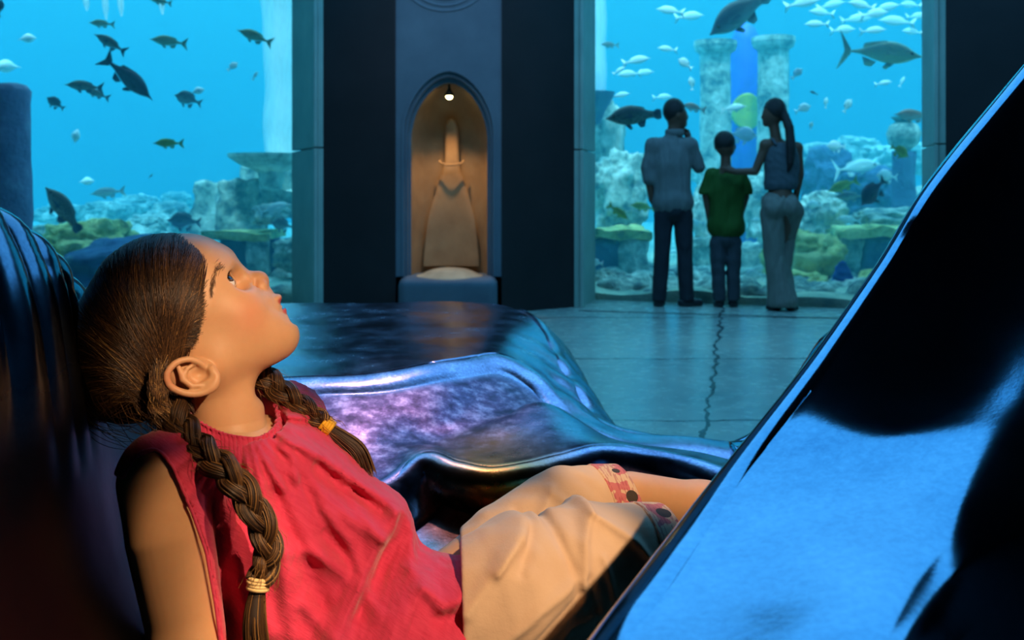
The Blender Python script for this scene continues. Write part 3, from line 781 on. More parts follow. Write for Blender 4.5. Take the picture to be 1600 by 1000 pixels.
def make_fish(L, shape, matname, fins=True, name='fish'):
    hr, tr, prof, tk = SHAPES[shape]; H = hr * L; T = tr * L; mb = MB(); n = 14
    bodyL = .88 * L; prev = None; ps = catmull([(p, i, 0) for i, p in enumerate(prof)], 19)[:, 0]
    for i, p in enumerate(ps):
        s = i / (len(ps) - 1); x = .5 * L - s * bodyL
        if shape == 'ray': x = .5 * L - s * .9 * L
        hh = max(.004 * L, p * H); tt = max(.003 * L, p * T * (1 - .45 * s))
        up = .06 * H * math.sin(s * 3.1)
        ring = [mb.bm.verts.new((x, tt * math.sin(a) * abs(math.cos(a)) ** .0, hh * math.cos(a) * (1.06 if math.cos(a) > 0 else .94) + up)) for a in [2 * math.pi * k / n for k in range(n)]]
        if prev:
            for k in range(n): mb.bm.faces.new((prev[k], prev[(k + 1) % n], ring[(k + 1) % n], ring[k]))
        else: mb.bm.faces.new(ring[::-1])
        prev = ring
    mb.bm.faces.new(prev)
    fin_specs = []
    if tk != 'none': fin_specs.append(('tail_fin', tail_pts(L, H, tk)))
    if tk != 'none':
        fin_specs.append(('dorsal_fin', [(.22 * L, .40 * H), (.16 * L, .56 * H), (.02 * L, .60 * H), (-.14 * L, .50 * H), (-.22 * L, .42 * H), (-.24 * L, .22 * H)]))
        fin_specs.append(('anal_fin', [(-.06 * L, -.38 * H), (-.12 * L, -.62 * H), (-.20 * L, -.58 * H), (-.24 * L, -.18 * H)]))
        fin_specs.append(('pelvic_fin', [(.16 * L, -.42 * H), (.06 * L, -.70 * H), (.02 * L, -.62 * H), (.06 * L, -.40 * H)]))
    if not fins:
        for _, pts in fin_specs[:2]: fin_prism(mb, pts, .012 * L)
        return mb.build(name, FM[matname], smooth=True)
    body = mb.build(name, FM[matname], smooth=True)
    fm = FM['dark'] if matname in ('dark', 'brown', 'purple', 'spot') else FM[matname]
    for nm, pts in fin_specs:
        m = MB(); fin_prism(m, pts, .012 * L); m.build(nm, fm, body)
    for sy in (-1, 1):
        m = MB(); bmesh.ops.create_uvsphere(m.bm, u_segments=10, v_segments=8, radius=.022 * L)
        for v in m.bm.verts: v.co += Vector((.36 * L, sy * T * .30, .10 * H))
        m.build('eye', FM['eye'], body, smooth=True)
        m = MB(); fin_prism(m, [(.20 * L, -.02 * H), (.06 * L, .10 * H), (.02 * L, -.06 * H), (.08 * L, -.16 * H)], .01 * L)
        for v in m.bm.verts: v.co.y += sy * (T * .46 + .12 * (.2 * L - v.co.x))
        m.build('pectoral_fin', fm, body)
    return body
def place_fish(o, x, y, Y, ang, yaw=0):
    """ang: where the head points in the picture, degrees counter-clockwise from the right"""
    a = math.radians(ang); left = math.cos(a) < 0
    if left: R = Matrix.Rotation(-(math.pi - a), 4, 'Y').inverted() if False else Matrix.Rotation(math.pi, 4, 'Z') @ Matrix.Rotation(-(math.pi - a), 4, 'Y')
    else: R = Matrix.Rotation(-a, 4, 'Y')
    o.matrix_world = Matrix.Translation(P(x, y, Y)) @ Matrix.Rotation(math.radians(yaw), 4, 'Z') @ R
FISH = [
 # x, y, length px, angle, shape, colour, distance, yaw, label
 (158, 37, 38, 178, 'snapper', 'olive', 10.6, 15, 'small olive fish swimming left, topmost of the stacked pair near the top left'),
 (171, 67, 54, 150, 'snapper', 'brown', 10.2, 10, 'dark brown fish nosing up left just below the small olive fish'),
 (262, 65, 56, 174, 'snapper', 'olive', 10.4, 12, 'slim olive fish swimming left alone near the top of the left window'),
 (397, 57, 56, 160, 'snapper', 'olive', 10.4, 10, 'olive brown fish nosing up left beside the bubble curtain'),
 (201, 124, 96, -42, 'snapper', 'dark', 10.0, 10, 'large dark fish diving head down to the right in the left window'),
 (130, 135, 56, 176, 'snapper', 'brown', 10.3, 18, 'mottled brown fish swimming left beside the large diving fish'),
 (150, 146, 40, 160, 'snapper', 'brown', 10.8, 20, 'smaller brown fish half hidden behind the mottled brown fish'),
 (86, 161, 30, 146, 'deep', 'dark', 10.6, 20, 'small dark blue fish left of the mottled brown fish'),
 (45, 174, 13, 65, 'deep', 'dark', 11, 0, 'tiny dark fish beside the top of the grey column'),
 (293, 155, 42, 163, 'deep', 'grey', 10.5, 15, 'grey green deep bodied fish in the middle of the left window'),
 (262, 224, 46, 180, 'snapper', 'yellow', 10.2, 8, 'bright yellow green fish swimming left in the left window'),
 (97, 326, 84, 126, 'grouper', 'brown', 9.9, 10, 'large dark grouper rising head up above the yellow green boulder'),
 (167, 301, 52, 186, 'snapper', 'grey', 12, 10, 'hazy grey fish right of the large rising grouper'),
 (287, 346, 50, 176, 'deep', 'grey', 10.8, 10, 'teal grey fish just above the girl\'s hair parting'),
 (250, 2, 34, 170, 'snapper', 'olive', 10.6, 10, 'olive fish cut by the top edge of the left window'),
 (0, 12, 28, 80, 'deep', 'dark', 10.0, 10, 'dark fish cut by the top left corner of the picture'),
 (236, 275, 10, 45, 'snapper', 'dark', 12, 0, 'tiny dark fish low in the middle of the left window'),
 (41, 61, 30, 10, 'ray', 'white', 11, 30, 'white rounded ray near the top left corner'),
 (14, 105, 44, 182, 'ray', 'pale', 11.5, 30, 'pale ray at the left edge of the left window'),
 (119, 215, 28, 80, 'ray', 'white', 11, 30, 'white domed ray hovering right of the grey column'),
 (308, 143, 24, 20, 'ray', 'white', 10.7, 20, 'small white ray right above the grey green fish'),
 (364, 104, 20, 40, 'deep', 'white', 11, 20, 'small white fish between green fish and bubble curtain'),
 (399, 118, 16, 60, 'snapper', 'pale', 11, 20, 'tiny pale fish close to the bubble curtain'),
 (134, 284, 26, 5, 'ray', 'white', 12, 30, 'pale domed ray above the rising grouper'),
 (430, 326, 52, 15, 'jack', 'pale', 11.0, 10, 'long pale fish in front of the ruin in the left window'),
 (441, 352, 36, 170, 'deep', 'grey', 11, 10, 'teal fish beneath the long pale fish by the ruin'),
 # right window
 (1154, 24, 118, 214, 'grouper', 'grey', 10.4, 14, 'big grey fish cut by the top edge, head down left above the columns'),
 (1378, 84, 124, -6, 'jack', 'silver', 10.6, -8, 'big silver fish with forked tail swimming right near the upper right'),
 (989, 182, 88, 186, 'grouper', 'spot', 10.0, 8, 'dark spotted grouper swimming left behind the man\'s head'),
 (1083, 168, 40, 168, 'snapper', 'pink', 11.0, 10, 'pinkish fish right of the man\'s head'),
 (1160, 211, 46, -4, 'deep', 'white', 10.4, -8, 'bright white fish with yellow tint above the woman\'s outstretched arm'),
 (1147, 169, 40, 8, 'snapper', 'pale', 11.6, -8, 'pale fish crossing the yellow emblem of the blue pillar'),
 (1246, 115, 24, 42, 'deep', 'white', 10.8, 10, 'small bright white fish nosing up right of the columns'),
 (1426, 181, 62, 176, 'snapper', 'pink', 11.0, 5, 'orange pink fish by the urn at the right edge'),
 (1406, 237, 34, -28, 'deep', 'yellow', 10.2, 10, 'pale yellow oval fish beside the bluish column'),
 (1364, 301, 56, 226, 'deep', 'purple', 10.0, 10, 'dark purple fish nosing down left in the right window'),
 (1316, 291, 54, 200, 'snapper', 'yellow', 10.6, 8, 'yellow striped fish left of the dark purple fish'),
 (1327, 307, 52, 182, 'snapper', 'grey', 10.9, 8, 'grey fish below the yellow striped fish'),
 (967, 332, 40, -36, 'snapper', 'yellow', 10.4, 10, 'yellow green fish nosing down right beside the man\'s hip'),
 (1003, 323, 42, 172, 'snapper', 'yellow', 11.0, 10, 'pale yellow fish partly behind the man\'s shirt'),
 (956, 457, 30, 190, 'deep', 'white', 9.95, 40, 'bright white round fish low in the left corner of the right window'),
 (991, 443, 34, 174, 'deep', 'pale', 10.1, 10, 'pale fish left of the man\'s lower leg'),
 (930, 411, 26, 175, 'deep', 'white', 10.2, 20, 'small white fish under the ledge at the left edge'),
 (1050, 434, 26, 120, 'deep', 'pale', 10.2, 30, 'pale fish seen between the man\'s legs'),
 (1172, 457, 46, 178, 'deep', 'white', 9.95, 10, 'white fish low between the boy and the woman'),
 (1178, 430, 32, 176, 'deep', 'pale', 10.2, 10, 'pale fish above the white fish between boy and woman'),
 (1100, 466, 34, 176, 'snapper', 'pale', 10.0, 10, 'pale fish on the bed between the man\'s shoe and the boy'),
 (1378, 434, 38, 15, 'deep', 'yellow', 10.0, 10, 'yellow green fish in front of the dark patterned block'),
 (1385, 276, 38, 176, 'deep', 'white', 11.2, 15, 'white domed fish behind the dark purple fish'),
 (1340, 262, 76, 8, 'jack', 'pale', 12.6, 5, 'long pale fish above the dark purple fish'),
 (1272, 321, 26, 176, 'deep', 'white', 11.2, 10, 'small white fish right of the woman\'s hip'),
 (1325, 344, 44, 176, 'snapper', 'pale', 11.0, 10, 'pale fish just above the left end of the long ledge'),
 (1306, 229, 32, 178, 'deep', 'white', 11.6, 10, 'white fish above the hazy rocks right of the woman'),
 (952, 70, 30, 178, 'snapper', 'grey', 12, 10, 'hazy grey fish beside the bubble curtain of the right window'),
 (1271, 145, 15, 160, 'snapper', 'dark', 11.4, 10, 'tiny dark fish right of the pale columns'),
 (1085, 348, 34, 178, 'snapper', 'pale', 11.4, 10, 'pale fish between the man and the boy'),
 (1185, 345, 30, 178, 'snapper', 'pale', 11.4, 10, 'pale fish between the boy\'s shirt and the woman'),
 (1325, 165, 26, 55, 'deep', 'pale', 11.4, 20, 'pale fish nosing up in the middle right of the right window'),
 (1291, 160, 18, 80, 'deep', 'pale', 11.6, 30, 'little pale upright fish right of the woman\'s head'),
 (1255, 170, 28, 20, 'deep', 'white', 11.2, 10, 'white fish just right of the woman\'s ponytail'),
 (1268, 196, 13, 75, 'deep', 'pale', 11.2, 10, 'tiny pale fish below the white fish by the ponytail'),
 (1070, 100, 28, 150, 'deep', 'white', 11.4, 20, 'white fish left of the left pale column'),
 (1080, 130, 22, 100, 'deep', 'pale', 11.8, 20, 'pale fish hugging the left pale column'),
]
for k, (x, y, L, ang, shp, cm, Y, yaw, lab) in enumerate(FISH):
    Lm = L / F * Y
    o = make_fish(Lm, shp, cm, fins=(L >= 30 and shp != 'ray'), name='ray' if shp == 'ray' else ('grouper' if shp == 'grouper' else 'fish'))
    place_fish(o, x, y, Y, ang, yaw); tag(o, lab, 'ray' if shp == 'ray' else 'fish')
SCHOOLS = [
 ('small pale fish in the loose school at the left of the right window', 'school at the left of the right window',
  [(995, 95, 40, 10), (982, 116, 36, 185), (1006, 114, 30, 5), (1042, 77, 30, 175), (970, 149, 28, 10), (1036, 152, 30, 5), (968, 110, 20, 30)]),
 ('small pale fish in the pair near the top left of the right window', 'pair near the top of the right window', [(1046, 17, 40, 170), (1078, 26, 44, 8)]),
 ('small pale fish in the school under the top right edge of the right window', 'school under the top right edge',
  [(1255, 5, 50, 10), (1283, 20, 40, 175), (1340, 30, 46, 5), (1367, 22, 46, 10), (1400, 34, 50, 172), (1434, 26, 36, 5), (1275, 38, 34, 178), (1318, 47, 40, 6),
   (1300, 8, 40, 12), (1345, 8, 44, 170), (1385, 12, 40, 10), (1422, 8, 36, 178), (1365, 48, 36, 4), (1425, 50, 34, 176)]),
 ('small pale fish in the pair below the big silver fish', 'pair below the big silver fish', [(1381, 130, 24, 10), (1410, 127, 18, 60)]),
]
for lab, grp, items in SCHOOLS:
    base = None
    for i, (x, y, L, ang) in enumerate(items):
        Y = 12.0 + (i % 3) * .5
        if base is None: o = base = make_fish(1.0, 'snapper', 'white', fins=False)
        else: o = base.copy(); COL.objects.link(o)
        place_fish(o, x, y, Y, ang, 12 if i % 2 else -12); o.matrix_world = o.matrix_world @ Matrix.Scale(1.1 * L / F * Y, 4)
        tag(o, lab, 'fish', grp)
# ------------------------------------------------------------------ the family at the right window
t = NT('dusky_skin'); M_skin_far = t.pbr(rgb(112, 76, 58), .55)
def cloth(name, c, sc=30, b=.35):
    t = NT(name); n = t.noise(sc, 4, .6, t.coord('Object', (1, 1, .35)))
    d = tuple(v * .82 for v in c[:3]) + (1,)
    return t.pbr(t.ramp(n, [(.3, d), (.7, c)]), .85, 0, t.bump(n, b, .02))
M_hair_dark = plain('dark_hair', rgb(34, 26, 24), .5, var=.3, scale=60, bump=.5)
class Fig:
    def __init__(s, Y, root_px, label, cat='person', h=.0085):
        s.Y = Y; s.h = h; s.root = empty('person', P(root_px[0], root_px[1], Y)); s.root.location.z = 0
        tag(s.root, label, cat)
    def q(s, x, y, w=0): return tuple(P(x, y, s.Y) + Vector((0, -w, 0)))
    def part(s, name, f, lo, hi, mat, h=None):
        a = Vector(s.q(lo[0], hi[1], .32)); b = Vector(s.q(hi[0], lo[1], -.32))
        lo_ = (a.x, a.y, a.z); hi_ = (b.x, b.y, b.z)
        return adopt(sdf_obj(name, f, lo_, hi_, h or s.h, mat), s.root)
def hand(p, wrist, palm, tips, r=.011, thumb=None):
    """palm as a flattened cone, five separate fingers"""
    d = cone(p, wrist, palm, .026, .030)
    for a, b in tips: d = smin(d, chain(p, [palm, a, b], [.014, r, r * .75]), .006)
    if thumb: d = smin(d, chain(p, [wrist, thumb[0], thumb[1]], [.02, r * 1.1, r * .85]), .008)
    return d

# man
F1 = Fig(8.9, (1050, 479), 'man in pale shirt and dark trousers at the window, hand at his chin'); q = F1.q
def man_skin(p):
    d = ell(p, q(1055, 177), (.088, .092, .112)); d = smin(d, ell(p, q(1063, 184), (.062, .06, .082)), .03)
    d = smin(d, sph(p, q(1073, 183), .012), .02); d = smin(d, sph(p, q(1068, 195), .026), .03)
    d = smin(d, ell(p, q(1057, 181, .086), (.018, .012, .03)), .008)
    d = smin(d, cone(p, q(1056, 190), q(1052, 216), .058, .066), .03)
    d = smin(d, ell(p, q(1049, 240), (.16, .09, .12)), .06)
    d = smin(d, chain(p, [q(1078, 226), q(1092, 263, -.02), q(1079, 220, -.10)], [.05, .042, .030]), .03)
    hp = q(1078, 210, -.11); d = smin(d, hand(p, q(1079, 220, -.10), hp, [(q(1078 + i * 1.2 - 2, 204, -.12), q(1074 + i * 1.2 - 2, 199 + i, -.12 + .012 * i)) for i in range(4)], r=.013, thumb=(q(1074, 208, -.10), q(1071, 202, -.10))), .012)
    d = smin(d, chain(p, [q(1020, 226), q(1013, 272), q(1020, 312, -.03)], [.05, .042, .032]), .03)
    hp = q(1026, 324, -.05); d = smin(d, hand(p, q(1020, 312, -.03), hp, [(q(1025 + i * 1.5, 332, -.06), q(1026 + i * 1.5, 338, -.06)) for i in range(4)], thumb=(q(1030, 322, -.06), q(1033, 328, -.06))), .012)
    d = smin(d, chain(p, [q(1049, 240), q(1053, 325)], [.10, .12]), .05)
    for hx, kx, ax in ((1039, 1035, 1031), (1066, 1070, 1072)):
        d = smin(d, chain(p, [q(hx, 335), q(kx, 402), q(ax, 470)], [.078, .056, .042]), .03)
        d = smin(d, cone(p, q(ax, 472), q(ax + (-4 if ax < 1050 else 8), 475, -.07), .04, .03), .02)
    return d
F1.part('body', man_skin, (985, 140), (1115, 490), M_skin_far)
def man_hair(p): return smax(ell(p, q(1053, 173), (.098, .10, .112)), -ell(p, q(1076, 186), (.075, .14, .10)), .01)
F1.part('hair', man_hair, (1020, 140), (1090, 215), M_hair_dark)
def man_shirt(p):
    d = chain(p, [q(1022, 228), q(1077, 226)], [.072, .068])
    d = smin(d, ell(p, q(1049, 250), (.168, .125, .20)), .05)
    d = smin(d, ell(p, q(1052, 318), (.182, .135, .13)), .10)
    d = smin(d, boxd(p, q(1050, 285), (.160, .115, .25), .11), .05)
    d = smin(d, chain(p, [q(1020, 229), q(1012, 262), q(1014, 280)], [.068, .060, .056]), .04)
    d = smin(d, chain(p, [q(1079, 228), q(1092, 261, -.02), q(1086, 243, -.06)], [.062, .058, .048]), .03)
    d = smin(d, cone(p, q(1053, 207), q(1051, 216), .066, .075), .02)
    d = d + .006 * vnoise(p * A(1, 1, .35), .09, 2)
    d = smax(d, (q(0, 334)[2] - p[:, 2]) + .01 * np.sin(p[:, 0] * 30), .008)
    return smax(d, -(ell(p, q(1053, 204), (.062, .062, .05))), .006)
F1.part('shirt', man_shirt, (990, 195), (1110, 345), cloth('pale_linen', rgb(122, 124, 122)))
def man_collar(p):
    d = np.abs(ell(p, q(1054, 207), (.078, .075, .06))) - .006
    return smax(smax(d, p[:, 2] - q(0, 202)[2], .004), q(0, 213)[2] - p[:, 2], .004)
F1.part('collar', man_collar, (1030, 190), (1080, 225), cloth('collar_linen', rgb(122, 124, 122)), .006)
def man_trousers(p):
    d = ell(p, q(1053, 328), (.155, .12, .11))
    for hx, kx, ax in ((1037, 1034, 1030), (1067, 1070, 1073)):
        d = smin(d, chain(p, [q(hx, 338), q(kx, 400), q(ax, 468)], [.086, .068, .062]), .02)
    d = d + .005 * vnoise(p * A(1, 1, .5), .10, 7)
    return smax(d, q(0, 470)[2] - p[:, 2], .006)
F1.part('trousers', man_trousers, (1000, 300), (1105, 478), cloth('dark_trousers', rgb(40, 42, 50)))
def shoe(f, x, y, dx, dz=0, sc=1.0):
    def g(p):
        d = cone(p, f.q(x - dx * .3, y), f.q(x + dx, y + 1, -.03), .042 * sc, .034 * sc)
        d = smin(d, cone(p, f.q(x, y), f.q(x, y - 5), .042 * sc, .04 * sc), .02)
        return smax(d, .002 - p[:, 2], .004)
    return g
M_shoe = plain('black_shoe_leather', (.02, .02, .024, 1), .35)
F1.part('shoe', shoe(F1, 1030, 473, -3, sc=1.05), (1005, 455), (1055, 485), M_shoe)
F1.part('shoe', shoe(F1, 1073, 473, 20, sc=1.1), (1050, 455), (1110, 485), M_shoe)

# boy
F2 = Fig(8.84, (1134, 480), 'boy in a green t-shirt standing between the two adults at the window'); q2 = F2.q
def boy_skin(p):
    q = q2; d = ell(p, q(1132, 225), (.082, .088, .100)); d = smin(d, ell(p, q(1137, 232), (.06, .06, .07)), .03)
    for sx in (-1, 1): d = smin(d, ell(p, q(1133 + sx * 15, 229), (.012, .022, .028)), .008)
    d = smin(d, cone(p, q(1134, 240), q(1134, 262), .042, .046), .02); d = smin(d, ell(p, q(1134, 285), (.12, .07, .13)), .04)
    for s_, xs in ((-1, (1108, 1103, 1110)), (1, (1158, 1165, 1157))):
        d = smin(d, chain(p, [q(xs[0], 273), q(xs[1], 306), q(xs[2], 340, -.03)], [.042, .034, .027]), .03)
        d = smin(d, hand(p, q(xs[2], 340, -.03), q(xs[2] - s_ * 2, 349, -.05), [(q(xs[2] - s_ * (3 + i), 356, -.06 + .01 * i), q(xs[2] - s_ * (4 + i), 361, -.06 + .01 * i)) for i in range(4)], .009, (q(xs[2] - s_ * 6, 350, -.07), q(xs[2] - s_ * 8, 355, -.08))), .01)
    d = smin(d, cone(p, q(1134, 300), q(1134, 365), .09, .09), .04)
    for hx, ax in ((1124, 1123), (1144, 1145)):
        d = smin(d, chain(p, [q(hx, 372), q(hx, 420), q(ax, 470)], [.06, .045, .034]), .02)
    return d
F2.part('body', boy_skin, (1085, 195), (1185, 490), M_skin_far)
def boy_hair(p): return smax(ell(p, q2(1132, 222), (.092, .096, .100)), -ell(p, q2(1137, 245, -.09), (.12, .10, .10)), .01)
F2.part('hair', boy_hair, (1100, 190), (1170, 260), M_hair_dark)
def boy_shirt(p):
    q = q2; d = chain(p, [q(1113, 273), q(1155, 273)], [.055, .055]); d = smin(d, ell(p, q(1134, 300), (.145, .10, .17)), .04)
    d = smin(d, ell(p, q(1135, 355), (.165, .115, .12)), .10); d = smin(d, boxd(p, q(1135, 320), (.145, .10, .25), .09), .05)
    for xs in ((1110, 1103), (1158, 1165)): d = smin(d, chain(p, [q(xs[0], 275), q(xs[1], 300)], [.056, .062]), .03)
    d = d + .006 * vnoise(p * A(1, 1, .3), .08, 4)
    low = np.where(np.abs(p[:, 0] - q(1134, 0)[0]) > .155, q(0, 303)[2], q(0, 370)[2])
    d = smax(d, (q(0, 370)[2] - p[:, 2]), .006)
    cuff = smax(np.abs(p[:, 0] - q(1134, 0)[0]) * -1 + .150, -(q(0, 304)[2] - p[:, 2]), .004)
    return smax(smax(d, np.minimum(q(0, 304)[2] - p[:, 2], np.abs(p[:, 0] - q(1134, 0)[0]) - .160), .004), -ell(p, q(1134, 258), (.055, .06, .03)), .005)
F2.part('t_shirt', boy_shirt, (1080, 245), (1190, 380), cloth('green_cotton', rgb(46, 88, 18)))
def boy_pants(p):
    q = q2; d = ell(p, q(1134, 372), (.125, .09, .10))
    for hx, ax in ((1122, 1124), (1146, 1146)): d = smin(d, chain(p, [q(hx, 380), q(hx, 420), q(ax, 466)], [.072, .060, .056]), .015)
    return smax(d + .005 * vnoise(p * A(1, 1, .6), .08, 9), q(0, 470)[2] - p[:, 2], .005)
F2.part('trousers', boy_pants, (1095, 345), (1175, 478), cloth('grey_trousers', rgb(66, 70, 76)))
for x, dx in ((1124, -4), (1146, 5)): F2.part('shoe', shoe(F2, x, 474, dx, sc=.85), (1100, 455), (1170, 486), M_shoe)

# woman
F3 = Fig(8.6, (1220, 485), 'woman with long ponytail, grey top and pale flared trousers, arm round the boy'); q3 = F3.q
def woman_skin(p):
    q = q3; d = ell(p, q(1209, 175), (.085, .085, .105)); d = smin(d, ell(p, q(1201, 183), (.055, .055, .07)), .03)
    d = smin(d, sph(p, q(1191, 183), .010), .018); d = smin(d, sph(p, q(1196, 194), .020), .03)
    d = smin(d, cone(p, q(1208, 190), q(1213, 218), .042, .046), .02)
    d = smin(d, chain(p, [q(1196, 226, .01), q(1246, 230, -.02)], [.048, .046]), .03); d = smin(d, ell(p, q(1222, 245), (.13, .08, .12)), .04)
    d = smin(d, chain(p, [q(1196, 228, .0), q(1180, 268, .0), q(1150, 268, -.02)], [.042, .034, .025]), .03)
    d = smin(d, hand(p, q(1150, 268, -.02), q(1141, 265, -.07), [(q(1134, 261 + 3 * i, -.09), q(1128, 262 + 3 * i, -.11)) for i in range(4)], .008, (q(1142, 258, -.09), q(1137, 256, -.11))), .01)
    d = smin(d, chain(p, [q(1247, 232, -.02), q(1251, 272, -.02), q(1246, 312, -.06)], [.042, .034, .026]), .03)
    d = smin(d, hand(p, q(1246, 312, -.06), q(1243, 325, -.09), [(q(1241 - i, 334, -.10), q(1238 - i, 341, -.10)) for i in range(4)], .008, (q(1238, 326, -.11), q(1235, 332, -.12))), .01)
    d = smin(d, chain(p, [q(1222, 250), q(1219, 290), q(1219, 320)], [.10, .09, .12]), .04)
    d = smin(d, chain(p, [q(1207, 335), q(1212, 400), q(1220, 472)], [.08, .055, .036]), .02)
    d = smin(d, chain(p, [q(1233, 335), q(1226, 392, -.10), q(1226, 466, -.05)], [.08, .055, .036]), .02)
    return d
F3.part('body', woman_skin, (1115, 145), (1275, 492), M_skin_far)
def woman_hair(p):
    q = q3; d = smax(ell(p, q(1211, 172), (.094, .096, .105)), -ell(p, q(1189, 186), (.07, .14, .09)), .012)
    return smin(d, chain(p, [q(1222, 178, .05), q(1228, 200, .10), q(1230, 230, .12), q(1229, 255, .12), q(1226, 268, .11)], [.036, .038, .040, .030, .010]), .02) + .003 * np.sin(p[:, 0] * 500)
F3.part('hair', woman_hair, (1180, 145), (1260, 280), M_hair_dark, .007)
def woman_top(p):
    q = q3; d = ell(p, q(1222, 258), (.145, .095, .17)); d = smin(d, ell(p, q(1219, 290), (.13, .10, .10)), .06); d = smin(d, boxd(p, q(1221, 262), (.125, .10, .2), .085), .05)
    d = smin(d, ell(p, q(1221, 234), (.11, .075, .07)), .04)
    d = d + .003 * vnoise(p, .07, 12)
    d = smax(d, p[:, 2] - q(0, 222)[2] , .01)
    return smax(d, q(0, 297)[2] - p[:, 2], .006)
F3.part('tank_top', woman_top, (1185, 215), (1262, 305), cloth('grey_jersey', rgb(84, 92, 98)))
for x0, x1 in ((1205, 1208), (1238, 1234)):
    def strap(p, x0=x0, x1=x1): return chain(p, [q3(x1, 226, .085), q3(x0, 219, .055), q3(x0, 217, 0.0)], [.012, .012, .012])
    F3.part('strap', strap, (1195, 205), (1250, 235), cloth('strap_jersey', rgb(84, 92, 98)), .005)
def woman_pants(p):
    q = q3; d = ell(p, q(1218, 318), (.150, .12, .13)); d = smin(d, ell(p, q(1206, 325, .07), (.085, .085, .09)), .03); d = smin(d, ell(p, q(1233, 323, .07), (.08, .085, .09)), .02)
    d = smin(d, chain(p, [q(1206, 335, .01), q(1209, 400, .01), q(1216, 440, .01), q(1222, 470, .01)], [.098, .082, .095, .125]), .02)
    d = smin(d, chain(p, [q(1237, 330), q(1232, 372, -.10), q(1224, 420, -.06), q(1228, 466, -.02)], [.098, .085, .08, .09]), .02)
    d = d + .006 * vnoise(p * A(1, 1, .3), .07, 15)
    return smax(smax(d, q(0, 479)[2] - p[:, 2], .005), p[:, 2] - q(0, 293)[2], .01)
F3.part('trousers', woman_pants, (1180, 285), (1262, 486), cloth('pale_flared_linen', rgb(132, 128, 118)))
F3.part('shoe', shoe(F3, 1212, 480, -9, sc=.85), (1190, 460), (1250, 492), M_shoe)
F3.part('shoe', shoe(F3, 1236, 480, 8, sc=.8), (1215, 460), (1262, 492), M_shoe)
# ------------------------------------------------------------------ the polished metal seat sculpture
def metal(name, c0, c1, c2, r0, r1, bump=.12, painted_glow=False, sc=9):
    t = NT(name); oc = t.coord('Object'); n1 = t.noise(sc, 6, .65, oc); n2 = t.noise(160, 4, .7, oc); n3 = t.noise(3.0, 3, .5, oc)
    col = t.ramp(t.math('ADD', t.math('MULTIPLY', n1, .6), t.math('MULTIPLY', n2, .4)), [(.34, c0), (.52, c1), (.68, c2)])
    if painted_glow: col = t.mix(t.attr('patina'), col, t.ramp(t.noise(30, 6, .7, oc), [(.36, rgb(70, 48, 70)), (.5, rgb(112, 82, 112)), (.66, rgb(190, 150, 170))]))
    if painted_glow: col = t.mix(t.attr('painted_glow'), col, rgb(232, 140, 40))  # warm reflection of the lit girl, painted into the metal colour
    rr = t.n('ShaderNodeMapRange'); t.l(n1, rr.inputs[0]); rr.inputs[1].default_value = .3; rr.inputs[2].default_value = .7; rr.inputs[3].default_value = r0; rr.inputs[4].default_value = r1
    b1 = t.bump(n3, bump, .05); b2 = t.bump(n2, bump * 1.2 if painted_glow else .01, .003, b1)
    if not painted_glow: col = t.mix(t.attr('painted_shade'), col, (.016, .015, .016, 1)); rr_s = t.math('ADD', rr.outputs[0], t.math('MULTIPLY', t.attr('painted_shade'), .3))  # shade on the lower backrest, painted dark into the metal
    rough = t.math('ADD', rr.outputs[0], t.math('MULTIPLY', t.attr('patina'), .14)) if painted_glow else rr_s
    return t.pbr(col, rough, 1.0, b2)
M_metal = metal('violet_bronze', rgb(110, 104, 130), rgb(156, 146, 176), rgb(206, 196, 214), .12, .30, .10, True)
M_metal2 = metal('dark_polished_bronze', rgb(74, 118, 146), rgb(92, 136, 162), rgb(110, 150, 174), .05, .10, .05)
M_metal3 = metal('shaded_bronze', rgb(64, 84, 104), rgb(84, 106, 126), rgb(104, 124, 144), .12, .22, .08)
sculpt = empty('sculpted_bench', (-.2, 2.2, 0))
tag(sculpt, 'huge polished dark metal seat sculpture with flowing rims that the girl lies in', 'bench')
def W3(X, Y, z): return (X, Y, z)
def PP(r): return [tuple(P(*p)) if len(p) == 3 and abs(p[0]) > 12 else tuple(p[1:]) for p in r]
def lofted(name, rows, nu, nv, mat, thick=.03, disp=None, painted_glow=None, painted_shade=None):
    V, Q = loft(rows, nu, nv, disp)
    me = mesh_np(name, V, Q)
    attr(me, 'painted_glow', painted_glow(V) if painted_glow else np.zeros(len(V)))
    j = (np.arange(len(V)) % nv) / (nv - 1) * (len(rows) - 1)
    attr(me, 'patina', np.clip((j - 8.4) / .5, 0, 1) * np.clip((13.2 - j) / .8, 0, 1) * np.clip((.12 - V[:, 0] - .25 * (2.4 - V[:, 1])) / .10, 0, 1) if painted_glow else np.zeros(len(V)))
    if painted_shade: attr(me, 'painted_shade', painted_shade(V))
    o = link(name, me, mat); o.modifiers.new('solid', 'SOLIDIFY').thickness = thick
    return adopt(o, sculpt)
